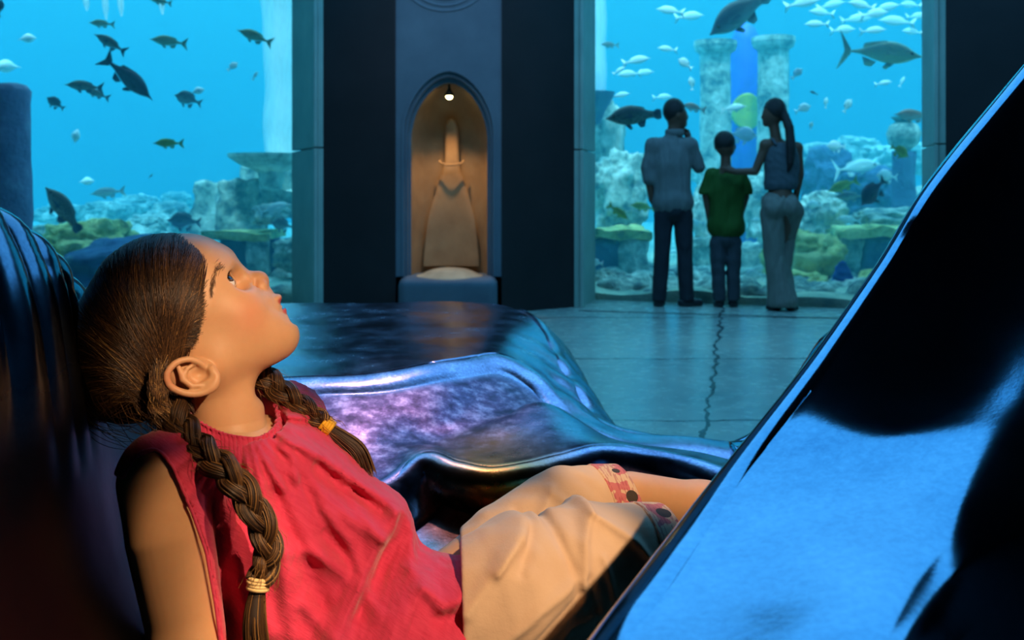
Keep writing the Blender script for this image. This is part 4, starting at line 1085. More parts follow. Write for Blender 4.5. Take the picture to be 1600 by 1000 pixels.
# back table and shell: rows run from the floor behind, over the rim, down to the seat and under the girl
rim = [(150, 496, 3.7), (330, 493, 3.7), (480, 490, 3.7), (620, 489, 3.7), (735, 489, 3.68), (800, 495, 3.6), (846, 524, 3.3), (884, 590, 2.9), (938, 676, 2.56), (1005, 700, 2.48), (1090, 709, 2.43), (1190, 716, 2.40), (1330, 700, 2.4)]
rim = [tuple(P(*p)) for p in rim]
out0 = [(p[0] + (.10 if i > 5 else 0), p[1] + .14, 0.0) for i, p in enumerate(rim)]
out1 = [(p[0] + (.07 if i > 5 else 0), p[1] + .09, p[2] - .12) for i, p in enumerate(rim)]
lip = [(p[0] - (.02 if i > 5 else 0), p[1] - .06, p[2] + .006) for i, p in enumerate(rim)]
crest = [tuple(P(*p)) for p in [(130, 622, 2.38), (320, 615, 2.40), (476, 606, 2.42), (600, 598, 2.46), (705, 580, 2.55), (775, 570, 2.66), (830, 600, 2.62), (866, 640, 2.52), (912, 672, 2.42), (985, 703, 2.34), (1090, 716, 2.30), (1190, 728, 2.26), (1330, 712, 2.2)]]
top = [tuple(.5 * (a + b) for a, b in zip(p, q)) for p, q in zip(lip, crest)]
crest_in = [(p[0], p[1] + .05, p[2] + .002) for p in crest]
brow0 = [(p[0], p[1] - .040, p[2] - .011) for p in crest]
brow = [(p[0], p[1] - .072, p[2] - .030) for p in crest]
mid = [tuple(P(*p)) for p in [(110, 700, 2.2), (320, 695, 2.2), (476, 690, 2.22), (580, 700, 2.2), (640, 715, 2.17), (692, 714, 2.19), (745, 692, 2.26), (800, 668, 2.34), (850, 650, 2.40), (955, 704, 2.28), (1090, 728, 2.20), (1190, 748, 2.12), (1330, 740, 2.05)]]
mid2 = [tuple(P(*p)) for p in [(105, 760, 2.08), (315, 757, 2.08), (472, 752, 2.1), (588, 742, 2.1), (655, 724, 2.13), (702, 728, 2.12), (756, 722, 2.15), (815, 706, 2.2), (866, 690, 2.24), (953, 709, 2.2), (1085, 733, 2.14), (1190, 760, 2.05), (1330, 765, 1.98)]]
foot = [tuple(P(*p)) for p in [(100, 830, 1.95), (310, 825, 1.95), (470, 812, 1.97), (596, 778, 2.02), (662, 731, 2.09), (712, 743, 2.06), (765, 752, 2.04), (824, 743, 2.06), (874, 729, 2.10), (950, 714, 2.14), (1075, 738, 2.08), (1190, 775, 1.97), (1330, 790, 1.85)]]
brow2 = [tuple(a + .16 * (b - a) for a, b in zip(p, q)) for p, q in zip(brow, mid)]
foot_in = [tuple(a + .25 * (b - a) for a, b in zip(p, q)) for p, q in zip(foot, mid2)]
foot1 = [(p[0], p[1] - .022, p[2] - (.012 if 4 <= i <= 9 else .02)) for i, p in enumerate(foot)]
foot2 = [(p[0], p[1] - (.03 if 4 <= i <= 9 else .09), p[2] - (.10 if 4 <= i <= 9 else .07)) for i, p in enumerate(foot)]
def worldrow(X0, X1, Y, zs):
    return [(X0 + (X1 - X0) * i / 12, Y, zs[0] + (zs[1] - zs[0]) * i / 12 + zs[2] * math.sin(math.pi * i / 12)) for i in range(13)]
seat1 = worldrow(-1.2, .60, 1.62, (.36, .28, -.04))
seat2 = worldrow(-1.1, .52, 1.25, (.44, .30, -.04))
seat3 = worldrow(-1.0, .45, .95, (.46, .30, -.02))
seat4 = worldrow(-1.0, .40, .62, (.40, .22, 0))
seat5 = worldrow(-1.0, .40, .55, (.0, .0, 0))
def dimple(V):
    c = A(*P(655, 712, 2.2)); d = np.linalg.norm((V - c) * A(1, .8, 1), axis=1)
    V = V.copy(); V[:, 1] += .05 * np.exp(-(d / .09) ** 2)
    V += .006 * vnoise(V, .5, 21)[:, None] * A(.5, 1, .5)
    s = np.exp(-((V[:, 0] - .22) / .16) ** 2) * np.exp(-((V[:, 1] - 2.75) / .35) ** 2)
    V[:, 2] += .012 * s * np.sin(V[:, 1] * 34 + V[:, 0] * 22)
    return V
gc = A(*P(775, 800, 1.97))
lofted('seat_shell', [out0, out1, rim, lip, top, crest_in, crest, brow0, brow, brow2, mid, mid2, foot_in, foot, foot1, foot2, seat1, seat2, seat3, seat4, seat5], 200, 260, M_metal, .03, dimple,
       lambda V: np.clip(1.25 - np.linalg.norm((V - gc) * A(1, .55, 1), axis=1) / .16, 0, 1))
# dark wing rising at the right behind the armrest
w1 = [tuple(P(*p)) for p in [(1110, 722, 2.34), (1150, 711, 2.34), (1200, 684, 2.32), (1240, 634, 2.28), (1275, 578, 2.24), (1300, 543, 2.2), (1335, 518, 2.15), (1400, 490, 2.1), (1500, 470, 2.0)]]
w0 = [(p[0] + .10, p[1] + .22, 0) for p in w1]
w00 = [(p[0] + .05, p[1] + .08, p[2] - .1) for p in w1]
w2 = [(p[0] + .05, p[1] - .05, p[2] + .004) for p in w1]
w3 = [tuple(P(*p)) for p in [(1160, 735, 2.1), (1190, 735, 2.1), (1240, 720, 2.1), (1280, 690, 2.05), (1315, 640, 2.0), (1345, 600, 1.95), (1380, 580, 1.9), (1440, 560, 1.85), (1520, 540, 1.8)]]
w4 = [(p[0] + .25, p[1] - .35, p[2] - .3) for p in w3]
lofted('side_wing', [w0, w00, w1, w2, w3, w4], 90, 70, M_metal2)
# backrest at the left
def shell_rows(rs): return [[tuple(P(*p)) for p in r] for r in rs]
b_rim = [(-420, 170, .72), (-180, 290, .90), (0, 404, 1.05), (52, 456, 1.15), (104, 520, 1.28), (190, 640, 1.42), (300, 800, 1.55), (420, 960, 1.62)]
b_out = [(p[0] - 160, p[1] + 60, p[2] + .10) for p in b_rim]
b_out2 = [(p[0] - 330, p[1] + 500, p[2] + .16) for p in b_rim]
b_lip = [(-370, 210, .70), (-140, 330, .87), (22, 432, 1.0), (70, 478, 1.10), (118, 540, 1.22), (204, 655, 1.36), (316, 815, 1.48), (436, 975, 1.56)]
b_in1 = [(-300, 520, .70), (-110, 560, .82), (20, 590, .93), (88, 620, 1.04), (140, 680, 1.18), (225, 780, 1.32), (335, 900, 1.44), (450, 1010, 1.52)]
b_in2 = [(-200, 900, .70), (-60, 900, .80), (60, 900, .90), (130, 900, 1.0), (195, 920, 1.14), (290, 960, 1.28), (390, 1030, 1.4), (490, 1080, 1.5)]
b_in3 = [(-60, 1300, .70), (60, 1260, .80), (180, 1200, .90), (260, 1150, 1.0), (320, 1120, 1.14), (400, 1110, 1.28), (480, 1120, 1.4), (560, 1130, 1.5)]
def flutes(V):
    V = V.copy(); h = np.clip((V[:, 2] - .72) / .16, 0, 1)
    s = np.sin((V[:, 1] * 2.2 - V[:, 2] * .6) * 44 + 2 * np.sin(V[:, 1] * 19))
    V[:, 0] += .006 * h * s; return V
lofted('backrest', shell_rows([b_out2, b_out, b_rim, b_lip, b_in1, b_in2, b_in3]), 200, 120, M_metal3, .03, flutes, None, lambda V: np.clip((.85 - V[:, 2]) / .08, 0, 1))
# broad armrest in the foreground right
R1 = [(905, 1150, .55), (1000, 1000, .66), (1150, 785, .84), (1290, 600, .96), (1400, 440, 1.02), (1480, 310, 1.04), (1600, 160, 1.08), (1760, -30, 1.1)]
Rb = [(p[0] + 24, p[1] + 60, p[2] + .06) for p in R1]
Ra = [(p[0] + 160, p[1] + 400, p[2] + .10) for p in R1]
R2 = [(930, 1160, .545), (1026, 1010, .65), (1176, 800, .82), (1315, 620, .93), (1434, 468, .985), (1530, 352, 1.0), (1652, 206, 1.03), (1800, 10, 1.05)]
R3 = [(1050, 1190, .53), (1130, 1030, .63), (1240, 862, .755), (1355, 740, .845), (1472, 620, .90), (1565, 490, .935), (1700, 300, .96), (1860, 130, .98)]
R4 = [(1180, 1220, .5055), (1260, 1055, .599), (1350, 930, .682), (1418, 800, .775), (1524, 700, .83), (1615, 580, .865), (1760, 400, .89), (1920, 250, .9)]
R5 = [(1270, 1240, .487), (1370, 1080, .562), (1440, 960, .640), (1514, 864, .710), (1604, 764, .76), (1692, 644, .79), (1830, 480, .82), (1990, 350, .83)]
R6 = [(1330, 1600, .46), (1450, 1420, .52), (1560, 1320, .585), (1660, 1180, .65), (1760, 1060, .69), (1840, 960, .73), (1960, 850, .75), (2100, 750, .76)]
armrows = shell_rows([Ra, Rb, R1, R2, R3, R4, R5, R6])
for i in range(3): armrows[5][i] = tuple(.5 * (a + b) for a, b in zip(armrows[4][i], armrows[6][i]))
armrows.insert(7, [tuple(a + .10 * (b - a) for a, b in zip(p, q)) for p, q in zip(armrows[6], armrows[7])])
def relax(V):
    g = V.reshape(160, 120, 3).copy(); j = np.arange(120) / 119 * (len(armrows) - 1)
    wt = (np.clip((j - 2.6) / 1.2, 0, 1) * np.clip((7.6 - j) / .8, 0, 1))[None, :, None] * .9
    for _ in range(260):
        a = g.copy(); a[:, 1:-1] = .5 * a[:, 1:-1] + .25 * (g[:, 2:] + g[:, :-2]); b = a.copy(); b[1:-1] = .5 * a[1:-1] + .25 * (a[2:] + a[:-2])
        g = g + wt * (b - g)
    return g.reshape(-1, 3)
lofted('armrest', armrows, 160, 120, M_metal2, .025, relax)
# ------------------------------------------------------------------ the girl
gC = P(300, 500, 1.14); gO = Vector((0, 0, CAMZ)); gw = (gO - gC).normalized()
gr = Vector((0, 0, 1)).cross(gw).normalized(); gu = gw.cross(gr)
gM = Matrix((gr, gu, gw)).transposed().to_4x4(); gM.translation = gC
gD = (gO - gC).length
def G(x, y, w=0.0):
    """photo pixel + offset w (m) towards the camera -> the girl's own frame (right, up, out)"""
    d = Vector(((x - CX) / F, 1, -(y - CY) / F)); t_ = (w - gD) / d.dot(gw); p = gO + d * t_ - gC
    return (p.dot(gr), p.dot(gu), w)
def GL(pts): return [G(*p) for p in pts]
def bounds(x0, y0, x1, y1, w0, w1):
    c = [G(x, y, w) for x in (x0, x1) for y in (y0, y1) for w in (w0, w1)]
    return tuple(min(q[i] for q in c) for i in range(3)), tuple(max(q[i] for q in c) for i in range(3))
PMM = G(301, 500)[0] - G(300, 500)[0]
ht = math.radians(43)
eF = A(math.cos(ht), math.sin(ht), 0); eU = A(-math.sin(ht), math.cos(ht), 0); eL = A(0, 0, 1)
HM = np.array([eF, eU, eL])                      # head axes: front, up, towards the camera
def poly2(p, pts):
    """signed distance in the picture plane of the frame to a closed outline"""
    P2 = p[:, :2]; pts = np.array([q[:2] for q in pts]); n = len(pts)
    d = np.full(len(p), 1e9); ins = np.zeros(len(p), bool)
    for i in range(n):
        a = pts[i]; b = pts[(i + 1) % n]; e = b - a; q = P2 - a
        t_ = np.clip(q @ e / (e @ e), 0, 1); d = np.minimum(d, ((q - t_[:, None] * e) ** 2).sum(1))
        c = ((a[1] > P2[:, 1]) != (b[1] > P2[:, 1])) & (P2[:, 0] < (b[0] - a[0]) * (P2[:, 1] - a[1]) / (b[1] - a[1] + 1e-12) + a[0])
        ins ^= c
    return np.sqrt(d) * np.where(ins, -1, 1)
def line2(p, pts):
    P2 = p[:, :2]; pts = np.array([q[:2] for q in pts]); d = np.full(len(p), 1e9)
    for a, b in zip(pts, pts[1:]):
        e = b - a; q = P2 - a; t_ = np.clip(q @ e / (e @ e), 0, 1); d = np.minimum(d, ((q - t_[:, None] * e) ** 2).sum(1))
    return np.sqrt(d)
def both(c): return [c, (c[0], c[1], -c[2])]

EYE_R = .0118; eyeN = G(350, 445, .030); eyeF = (eyeN[0] + .004, eyeN[1] + .004, -.027)
EYES = [eyeN, (eyeN[0], eyeN[1], -.030)]
EDIR = eF * .70 + eU * .02 + eL * .72; EDIR /= np.linalg.norm(EDIR)
ELAT = np.cross(EDIR, eU); ELAT = -ELAT if ELAT[2] < 0 else ELAT; ELAT /= np.linalg.norm(ELAT)
EM = np.array([EDIR, np.cross(ELAT, EDIR), ELAT])
def head(p):
    m = p.copy(); m[:, 2] = np.abs(m[:, 2])
    g = lambda x, y, w=0: G(x, y, 0)[:2] + (w,)
    d = ell(m, g(258, 489), (.0885, .079, .070), HM)
    d = smin(d, ell(m, g(309, 438), (.040, .046, .050), HM), .03)
    d = smin(d, cone(m, g(322, 492), g(405, 517), .055, .032), .025)              # middle of the face
    d = smin(d, ell(m, g(366, 500, .022), (.036, .040, .033), HM), .024)          # cheek
    d = smin(d, cone(m, g(335, 566, .034), g(430, 534, .008), .026, .0170), .030)  # jaw line
    d = smin(d, sph(m, g(441, 524, .004), .0172), .012)                           # chin
    d = smin(d, chain(m, [g(346, 407, .006), g(342, 414, .022), g(334, 426, .036)], [.012, .0115, .009]), .012)  # brow ridge
    d = smax(d, -ell(m, g(376, 437, .031), (.017, .0125, .017), HM), .010)        # eye socket
    d = smin(d, chain(m, [g(362, 424), g(384, 434), g(402, 438)], [.0085, .0080, .0098]), .010)   # nose
    d = smin(d, sph(m, g(405, 440, .0), .0108), .006)
    d = smin(d, ell(m, g(406, 448, .0098), (.0080, .0072, .0062), HM), .0028)
    d = smax(d, -chain(m, [g(399, 436, .0150), g(397, 449, .0165), g(404, 459, .0150)], [.0016, .0024, .0014]), .003)      # wing of the nose
    d = smin(d, cone(m, g(404, 446, .0), g(413, 457, .0), .0062, .0065), .005)
    d = smax(d, -ell(m, g(415, 453, .0062), (.0055, .0030, .0036), HM), .0020)     # nostril
    d = smin(d, ell(m, g(410, 474), (.0155, .017, .024), HM), .010)               # upper lip base
    d = smin(d, ell(m, g(429, 470, .003), (.0092, .0058, .013), HM), .004)        # upper lip
    d = smin(d, ell(m, g(426, 482, .010), (.0070, .0065, .0090), HM), .006)
    d = smin(d, ell(m, g(437, 489, .002), (.0084, .0062, .0120), HM), .004)       # lower lip
    d = smax(d, -ell(m, g(444, 479, .0), (.0090, .0012, .0135), HM), .0018)       # mouth opening
    d = smax(d, -ell(m, g(458, 499, .0), (.0050, .0045, .016), HM), .006)         # fold over the chin
    # eyelids: a shell over the eyeball with an almond opening
    e = EYES[0]
    lid = sph(m, e, EYE_R + .0017)
    d = smin(d, lid, .004)
    oc = A(*e) + EDIR * (EYE_R + .0008)
    d = smax(d, -ell(m, oc, (.0090, .0086, .0124), EM), .0010)
    d = smax(d, -sph(m, e, EYE_R + .0003), .0008)
    d = np.maximum(d, -sph(m, e, EYE_R + .0002))
    # neck
    n_ = chain(p, [G(318, 560, 0), G(352, 612, 0), G(356, 660, 0), G(362, 730, 0)], [.040, .0405, .0405, .050])
    d = smin(d, n_, .018)
    d = smax(d, -ell(p, G(416, 604, 0), (.014, .012, .05), HM), .012)             # hollow under the jaw
    return d
def ear(p, side=1):
    q = p.copy(); q[:, 2] = q[:, 2] * side
    W = .074
    base = ell(q, G(302, 588, .067)[:2] + (.066,), (.0275, .0195, .0095), np.array([A(.97, -.22, 0), A(.22, .97, 0), A(0, 0, 1)]))
    e2 = lambda x, y, w: G(300, 588, 0)[:2] + (w,) if False else (G(x, y, W)[0], G(x, y, W)[1], w)
    rim_ = [e2(318, 574, .073), e2(310, 566, .077), e2(294, 561, .080), e2(274, 567, .083), e2(261, 584, .085), e2(266, 602, .084), e2(284, 612, .082), e2(304, 615, .080), e2(322, 611, .079), e2(335, 601, .078), e2(338, 587, .076), e2(331, 576, .073)]
    rp = catmull(rim_, 26)
    d = smin(base, chain(q, [tuple(v) for v in rp], list(np.linspace(.0030, .0042, 26))), .005)
    d = smin(d, ell(q, e2(328, 600, .076), (.0085, .0080, .0050)), .004)          # lobe
    d = smin(d, chain(q, GL_([(279, 574, .078), (286, 592, .080), (300, 603, .080), (315, 602, .078)], W), [.0026, .0032, .0032, .0028]), .003)
    d = smin(d, chain(q, GL_([(286, 592, .079), (292, 576, .078), (302, 570, .076)], W), [.0028, .0024, .0018]), .003)
    d = smin(d, ell(q, e2(330, 583, .074), (.0042, .0052, .0045)), .004)          # tragus
    d = smax(d, -ell(q, e2(313, 585, .080), (.0088, .0066, .0085)), .003)         # concha
    d = smax(d, -ell(q, e2(272, 588, .082), (.0022, .0060, .0036)), .002)
    return d
def GL_(pts, W): return [(G(x, y, W)[0], G(x, y, W)[1], w) for x, y, w in pts]
def fingers(p, wrist, palm, dirs, thumb, r=.0075):
    d = cone(p, wrist, palm, .021, .024)
    for f3 in dirs: d = smin(d, chain(p, [palm] + list(f3), [.012, r, r * .95, r * .8]), .004)
    return smin(d, chain(p, [wrist] + list(thumb), [.015, r * 1.1, r]), .006)
def limbs(p):
    d = chain(p, [G(250, 752, .092), G(262, 840, .100), G(292, 1010, .105)], [.040, .0400, .034])
    d = smin(d, chain(p, [G(292, 1010, .105), G(330, 1110, .10), G(470, 1120, .11), G(570, 1105, .12)], [.034, .031, .027, .020]), .012)
    h0 = A(*G(570, 1105, .12)); hp = h0 + A(.045, -.003, .0)
    d = smin(d, fingers(p, tuple(h0), tuple(hp), [[tuple(hp + A(.030, .004, .018 - .012 * i)), tuple(hp + A(.050 - .003 * abs(i - 1), -.004, .020 - .013 * i)), tuple(hp + A(.064 - .004 * abs(i - 1), -.014, .020 - .013 * i))] for i in range(4)],
                        [tuple(h0 + A(.022, .008, -.030)), tuple(h0 + A(.045, .002, -.040))]), .008)
    # far arm, mostly behind the trunk
    d = smin(d, chain(p, [G(470, 672, -.10), G(520, 790, -.125), G(565, 900, -.12)], [.032, .032, .028]), .02)
    d = smin(d, chain(p, [G(565, 900, -.12), G(640, 960, -.10), G(680, 985, -.07)], [.028, .024, .018]), .01)
    f0 = A(*G(680, 985, -.07)); fp = f0 + A(.040, -.008, .01)
    d = smin(d, fingers(p, tuple(f0), tuple(fp), [[tuple(fp + A(.028, -.004, .018 - .012 * i)), tuple(fp + A(.046, -.012, .018 - .013 * i)), tuple(fp + A(.056, -.022, .018 - .013 * i))] for i in range(4)],
                        [tuple(f0 + A(.02, .012, .026)), tuple(f0 + A(.04, .006, .034))]), .008)
    # trunk under the clothes
    d = smin(d, chain(p, [G(262, 748, .075), G(362, 726, 0), G(462, 672, -.085)], [.034, .040, .030]), .03)
    d = smin(d, chain(p, [G(375, 770, 0), G(500, 890, 0), G(600, 990, 0)], [.070, .064, .075]), .04)
    # legs
    d = smin(d, chain(p, [G(640, 1020, .055), G(860, 900, .070), G(1000, 886, .06), G(1090, 872, .06)], [.058, .050, .041, .040]), .02)
    d = smin(d, chain(p, [G(1090, 872, .06), G(1150, 905, .055), G(1215, 1040, .03), G(1260, 1180, .0)], [.040, .039, .036, .024]), .02)
    d = smin(d, chain(p, [G(640, 970, -.06), G(840, 815, -.07), G(985, 786, -.08), G(1100, 804, -.09)], [.046, .044, .0405, .041]), .02)
    d = smin(d, chain(p, [G(1100, 804, -.09), G(1165, 835, -.10), G(1250, 960, -.13), G(1330, 1090, -.17)], [.041, .040, .036, .024]), .02)
    for a in (G(1260, 1180, .0), G(1330, 1090, -.17)):
        a = A(*a); d = smin(d, cone(p, tuple(a + A(-.005, -.01, 0)), tuple(a + A(.09, -.02, .01)), .028, .022), .015)
        for i in range(5): d = smin(d, cone(p, tuple(a + A(.09, -.022, .024 - .011 * i)), tuple(a + A(.118 - .004 * i, -.026, .026 - .012 * i)), .010, .007), .003)
    return d
def body(p): return smin(head(p), limbs(p), .012)
# head at fine resolution, trunk and limbs coarser, meshed as two overlapping shells of one surface under the collar
hcut = A(*G(360, 705, 0))
def head_all(p):
    d = head(p); d = smin(d, ear(p, 1), .004); d = smin(d, ear(p, -1), .004)
    return d
girl = empty('girl', (0, 0, 0)); girl.matrix_world = gM
tag(girl, 'young girl with brown braids in a red sleeveless blouse lying back, looking up', 'person')
lo = G(80, 720, 0); hi = G(490, 350, 0)
V1, Q1 = surface_nets(head_all, (lo[0], lo[1], -.10), (hi[0], hi[1], .10), .00105, 1.6)
V2, Q2 = surface_nets(lambda p: smin(limbs(p), chain(p, [G(360, 690, 0), G(362, 740, 0)], [.038, .05]), .012), *bounds(150, 640, 1420, 1300, -.24, .17), .0034, 1.4)
V = np.concatenate([V1, V2]); Q = np.concatenate([Q1, Q2 + len(V1)])
me = mesh_np('body', V, Q)
def gauss(c, r): return np.exp(-((V - A(*c)) ** 2).sum(1) / r ** 2)
mm = V.copy(); mm[:, 2] = np.abs(mm[:, 2])
lipd = np.minimum(ell(mm, G(432, 473, 0)[:2] + (.003,), (.0080, .0044, .0125), HM) + .0004, ell(mm, G(439, 489, 0)[:2] + (.002,), (.0078, .0056, .0120), HM))
front = (V - A(*G(424, 480, 0))) @ eF
attr(me, 'lip', np.clip(1 - lipd / .0024, 0, 1) * np.clip(front / .004, 0, 1))
attr(me, 'blush', .8 * np.exp(-((mm - A(G(385, 492, 0)[0], G(385, 492, 0)[1], .05)) ** 2).sum(1) / .022 ** 2) + .8 * gauss(G(405, 446, 0), .014) + 1.0 * np.exp(-((mm - A(G(262, 590, .07)[0], G(262, 590, .07)[1], .082)) ** 2).sum(1) / .012 ** 2))
t = NT('girl_skin'); n1 = t.noise(55, 5, .6); n2 = t.noise(900, 3)
c = t.mix(n1, rgb(208, 158, 118), rgb(222, 172, 130)); c = t.mix(t.math('MULTIPLY', t.attr('blush'), .45), c, rgb(222, 118, 92)); c = t.mix(t.attr('lip'), c, rgb(200, 88, 80))
M_skin = t.pbr(c, .46, 0, t.bump(n2, .12, .0006), .4, Subsurface_Weight=.22, Subsurface_Scale=.008)
t.b.inputs['Subsurface Radius'].default_value = (1, .35, .2)
link('body', me, M_skin, girl)
# eyes
gaze = A(.34, .84, .42); gaze /= np.linalg.norm(gaze)
t = NT('eye_surface'); ir = t.attr('iris')
colr = t.ramp(ir, [(0.0, (.86, .84, .82, 1)), (.34, (.80, .76, .74, 1)), (.37, (.03, .018, .012, 1)), (.62, (.14, .07, .035, 1)), (.74, (.004, .004, .004, 1)), (1, (.002, .002, .002, 1))])
M_eye = t.pbr(colr, .16, 0, None, .4)
for e in EYES:
    bm = bmesh.new(); bmesh.ops.create_uvsphere(bm, u_segments=64, v_segments=48, radius=EYE_R)
    me = bpy.data.meshes.new('eyeball'); bm.to_mesh(me); bm.free()
    vs_ = np.array([v.co[:] for v in me.vertices]); gz = gaze if e[2] > 0 else A(gaze[0], gaze[1], -.1) / np.linalg.norm(A(gaze[0], gaze[1], -.1)); cs = (vs_ / EYE_R) @ gz
    attr(me, 'iris', np.clip((cs - .60) / .40, 0, 1) * (cs > .60) + 0)
    for p_ in me.polygons: p_.use_smooth = True
    o = link('eyeball', me, M_eye, girl); o.location = e
# lashes and brows
rs = np.random.RandomState(2)
M_lash = plain('lash_hair', (.02, .012, .008, 1), .5)
def lashes(e, side):
    paths = []
    for i in range(46):
        l = np.linspace(-.0090, .0113, 46)[i]; k = max(0, 1 - (l / .0118) ** 2) ** .5
        dd = EDIR * (EYE_R + .001) + EM[1] * (.0084 * k) + ELAT * l; dd = dd / np.linalg.norm(dd) * (EYE_R + .0012)
        dr = EDIR * 1.0 + EM[1] * (.7 + .3 * rs.rand()) + ELAT * l * 40; dr /= np.linalg.norm(dr); L_ = .0055 + .002 * rs.rand()
        dd[2] *= side; dr[2] *= side; s = A(*e) + dd
        paths.append([s, s + dr * L_ * .5, s + dr * L_ + eU * .0012])
    return np.array(paths)
for e, sd in zip(EYES, (1, -1)):
    pa = lashes(e, sd); link('eyelashes', tubes_mesh('eyelashes', pa, np.tile([.00022, .00018, .00006], (len(pa), 1)), 3), M_lash, girl)
def grad_project(p, f, iso, it=5):
    for _ in range(it):
        d = f(p) - iso; g = np.stack([f(p + A(*(.0006 * (np.arange(3) == k)))) - f(p - A(*(.0006 * (np.arange(3) == k)))) for k in range(3)], 1) / .0012
        g /= np.linalg.norm(g, axis=1, keepdims=True) + 1e-9; p = p - d[:, None] * g * .9
    return p
M_brow = plain('brow_hair', (.26, .16, .10, 1), .7)
def on_face(pts, n):
    """spline through picture points laid on the near side of the face"""
    c = catmull([(x, y, 0) for x, y in pts], n); best = np.zeros(n)
    out = np.zeros((n, 3))
    for w_ in np.arange(.004, .085, .0008):
        q = np.array([G(x, y, w_) for x, y, _ in c]); ins = head(q) < 0; out[ins] = q[ins]
    return out
BR = on_face([(347, 413), (340, 420), (334, 434), (331, 448), (331, 458)], 60)
for sd in (1, -1):
    S = []
    for i in range(300):
        s = rs.rand(); c0 = BR[int(s * 58)]
        q0 = c0 + rs.normal(size=3) * .0017 * (1.3 - s); tn = BR[int(s * 58) + 1] - c0; tn = tn / np.linalg.norm(tn) + rs.normal(size=3) * .18
        S.append([q0, q0 + tn * .0035, q0 + tn * .0065])
    S = np.array(S); S = S + A(.0, .0, .0006); S[..., 2] *= sd
    link('eyebrow', tubes_mesh('eyebrow', S, np.tile([.00020, .00020, .00008], (len(S), 1)), 3), M_brow, girl)

# ---- hair
def capf(p):
    q = p * A(1, 1, 1.07)
    d = cone(q, G(262, 489, 0), G(203, 558, 0), .0850, .0735)
    return d
hairline = GL([(318, 371, 0), (303, 384, 0), (299, 402, 0), (303, 425, 0), (307, 456, 0), (309, 488, 0), (304, 516, 0), (300, 540, 0), (280, 556, 0), (262, 566, 0), (252, 585, 0), (256, 612, 0), (268, 640, 0), (262, 675, 0), (180, 690, 0), (40, 700, 0), (30, 300, 0), (300, 320, 0)])
def hair_cap(p): return smax(capf(p) + .002, poly2(p, hairline) + .003, .005)
t = NT('brown_hair'); tn = t.attr('tone')
colr = t.ramp(tn, [(0, rgb(34, 23, 17)), (.45, rgb(78, 53, 33)), (.8, rgb(140, 100, 56)), (1, rgb(205, 160, 96))])
M_hair = t.pbr(colr, .42, 0, None, .5)
M_cap = plain('hair_base', rgb(44, 30, 22), .7, scale=80)
lo = G(60, 720, 0); hi = G(340, 340, 0)
hair = sdf_obj('hair', hair_cap, (lo[0], lo[1], -.10), (hi[0], hi[1], .10), .0022, M_cap, girl)
ROOT = A(*G(266, 642, .060))
def strands(n, side, seed):
    rs = np.random.RandomState(seed)
    part = catmull(GL([(320, 372, 0), (292, 362, 0), (250, 368, 0), (200, 390, 0), (155, 425, 0), (118, 480, 0), (100, 540, 0), (108, 600, 0), (150, 650, 0)]), 200)
    temple = catmull(GL_([(320, 372, .0), (304, 386, .022), (301, 404, .040), (306, 428, .056), (309, 456, .064), (310, 488, .068), (305, 518, .070), (300, 542, .070)], .05), 200)
    P0 = np.where((rs.rand(n) < .62)[:, None], part[rs.randint(0, 200, n)], temple[rs.randint(0, 200, n)])
    P0 = P0 + rs.normal(size=(n, 3)) * .0016 + eF * (rs.exponential(.0016, n) * (P0[:, 2] > .01))[:, None]
    P2 = np.repeat(ROOT[None], n, 0) + rs.normal(size=(n, 3)) * A(.009, .009, .006)
    MID = A(*G(226, 532, .078)); ff = (P0 - A(*G(150, 500, 0))) @ eF
    P1 = .45 * P0 + .55 * MID + rs.normal(size=(n, 3)) * .006; P1[:, 2] = .080
    tt = np.linspace(0, 1, 20)[None, :, None]
    X = (1 - tt) ** 2 * P0[:, None] + 2 * tt * (1 - tt) * P1[:, None] + tt ** 2 * P2[:, None]
    iso = rs.uniform(-.0005, .0040, n) * (1 + .0 * P0[:, 0])
    ph = rs.uniform(0, 6.28, n)
    lock = np.round(P0 @ A(140, 90, 60)); wv = .0045 * np.sin(tt * 7 + lock[:, None, None] * 2.1) * np.sin(tt * 3.14) * np.stack([np.sin(lock * 1.7), np.cos(lock * 2.3), .3 * np.sin(lock)], 1)[:, None] + .0008 * np.sin(tt * 11 + ph[:, None, None]) * rs.normal(size=(n, 1, 3))
    X = X + wv
    blend = np.clip((1 - np.linspace(0, 1, 20)) * 6, 0, 1)
    Y_ = grad_project(X.reshape(-1, 3), capf, np.repeat(iso, 20), 4).reshape(X.shape)
    X = X * (1 - blend[None, :, None]) + Y_ * blend[None, :, None]
    X[..., 2] *= side
    R_ = np.tile(.00034 * np.sin(np.linspace(.35, 2.9, 20)) ** .5, (n, 1)) * rs.uniform(.7, 1.25, (n, 1))
    return X, R_, np.clip(rs.normal(.34, .20, n) + .12 * np.sin(lock * 1.3), 0, 1)
for sd, n in ((1, 6500), (-1, 1500)):
    X, R_, tone = strands(n, sd, 5 + sd)
    link('hair_strands', tubes_mesh('hair_strands', X, R_, 3, tone), M_hair, hair)
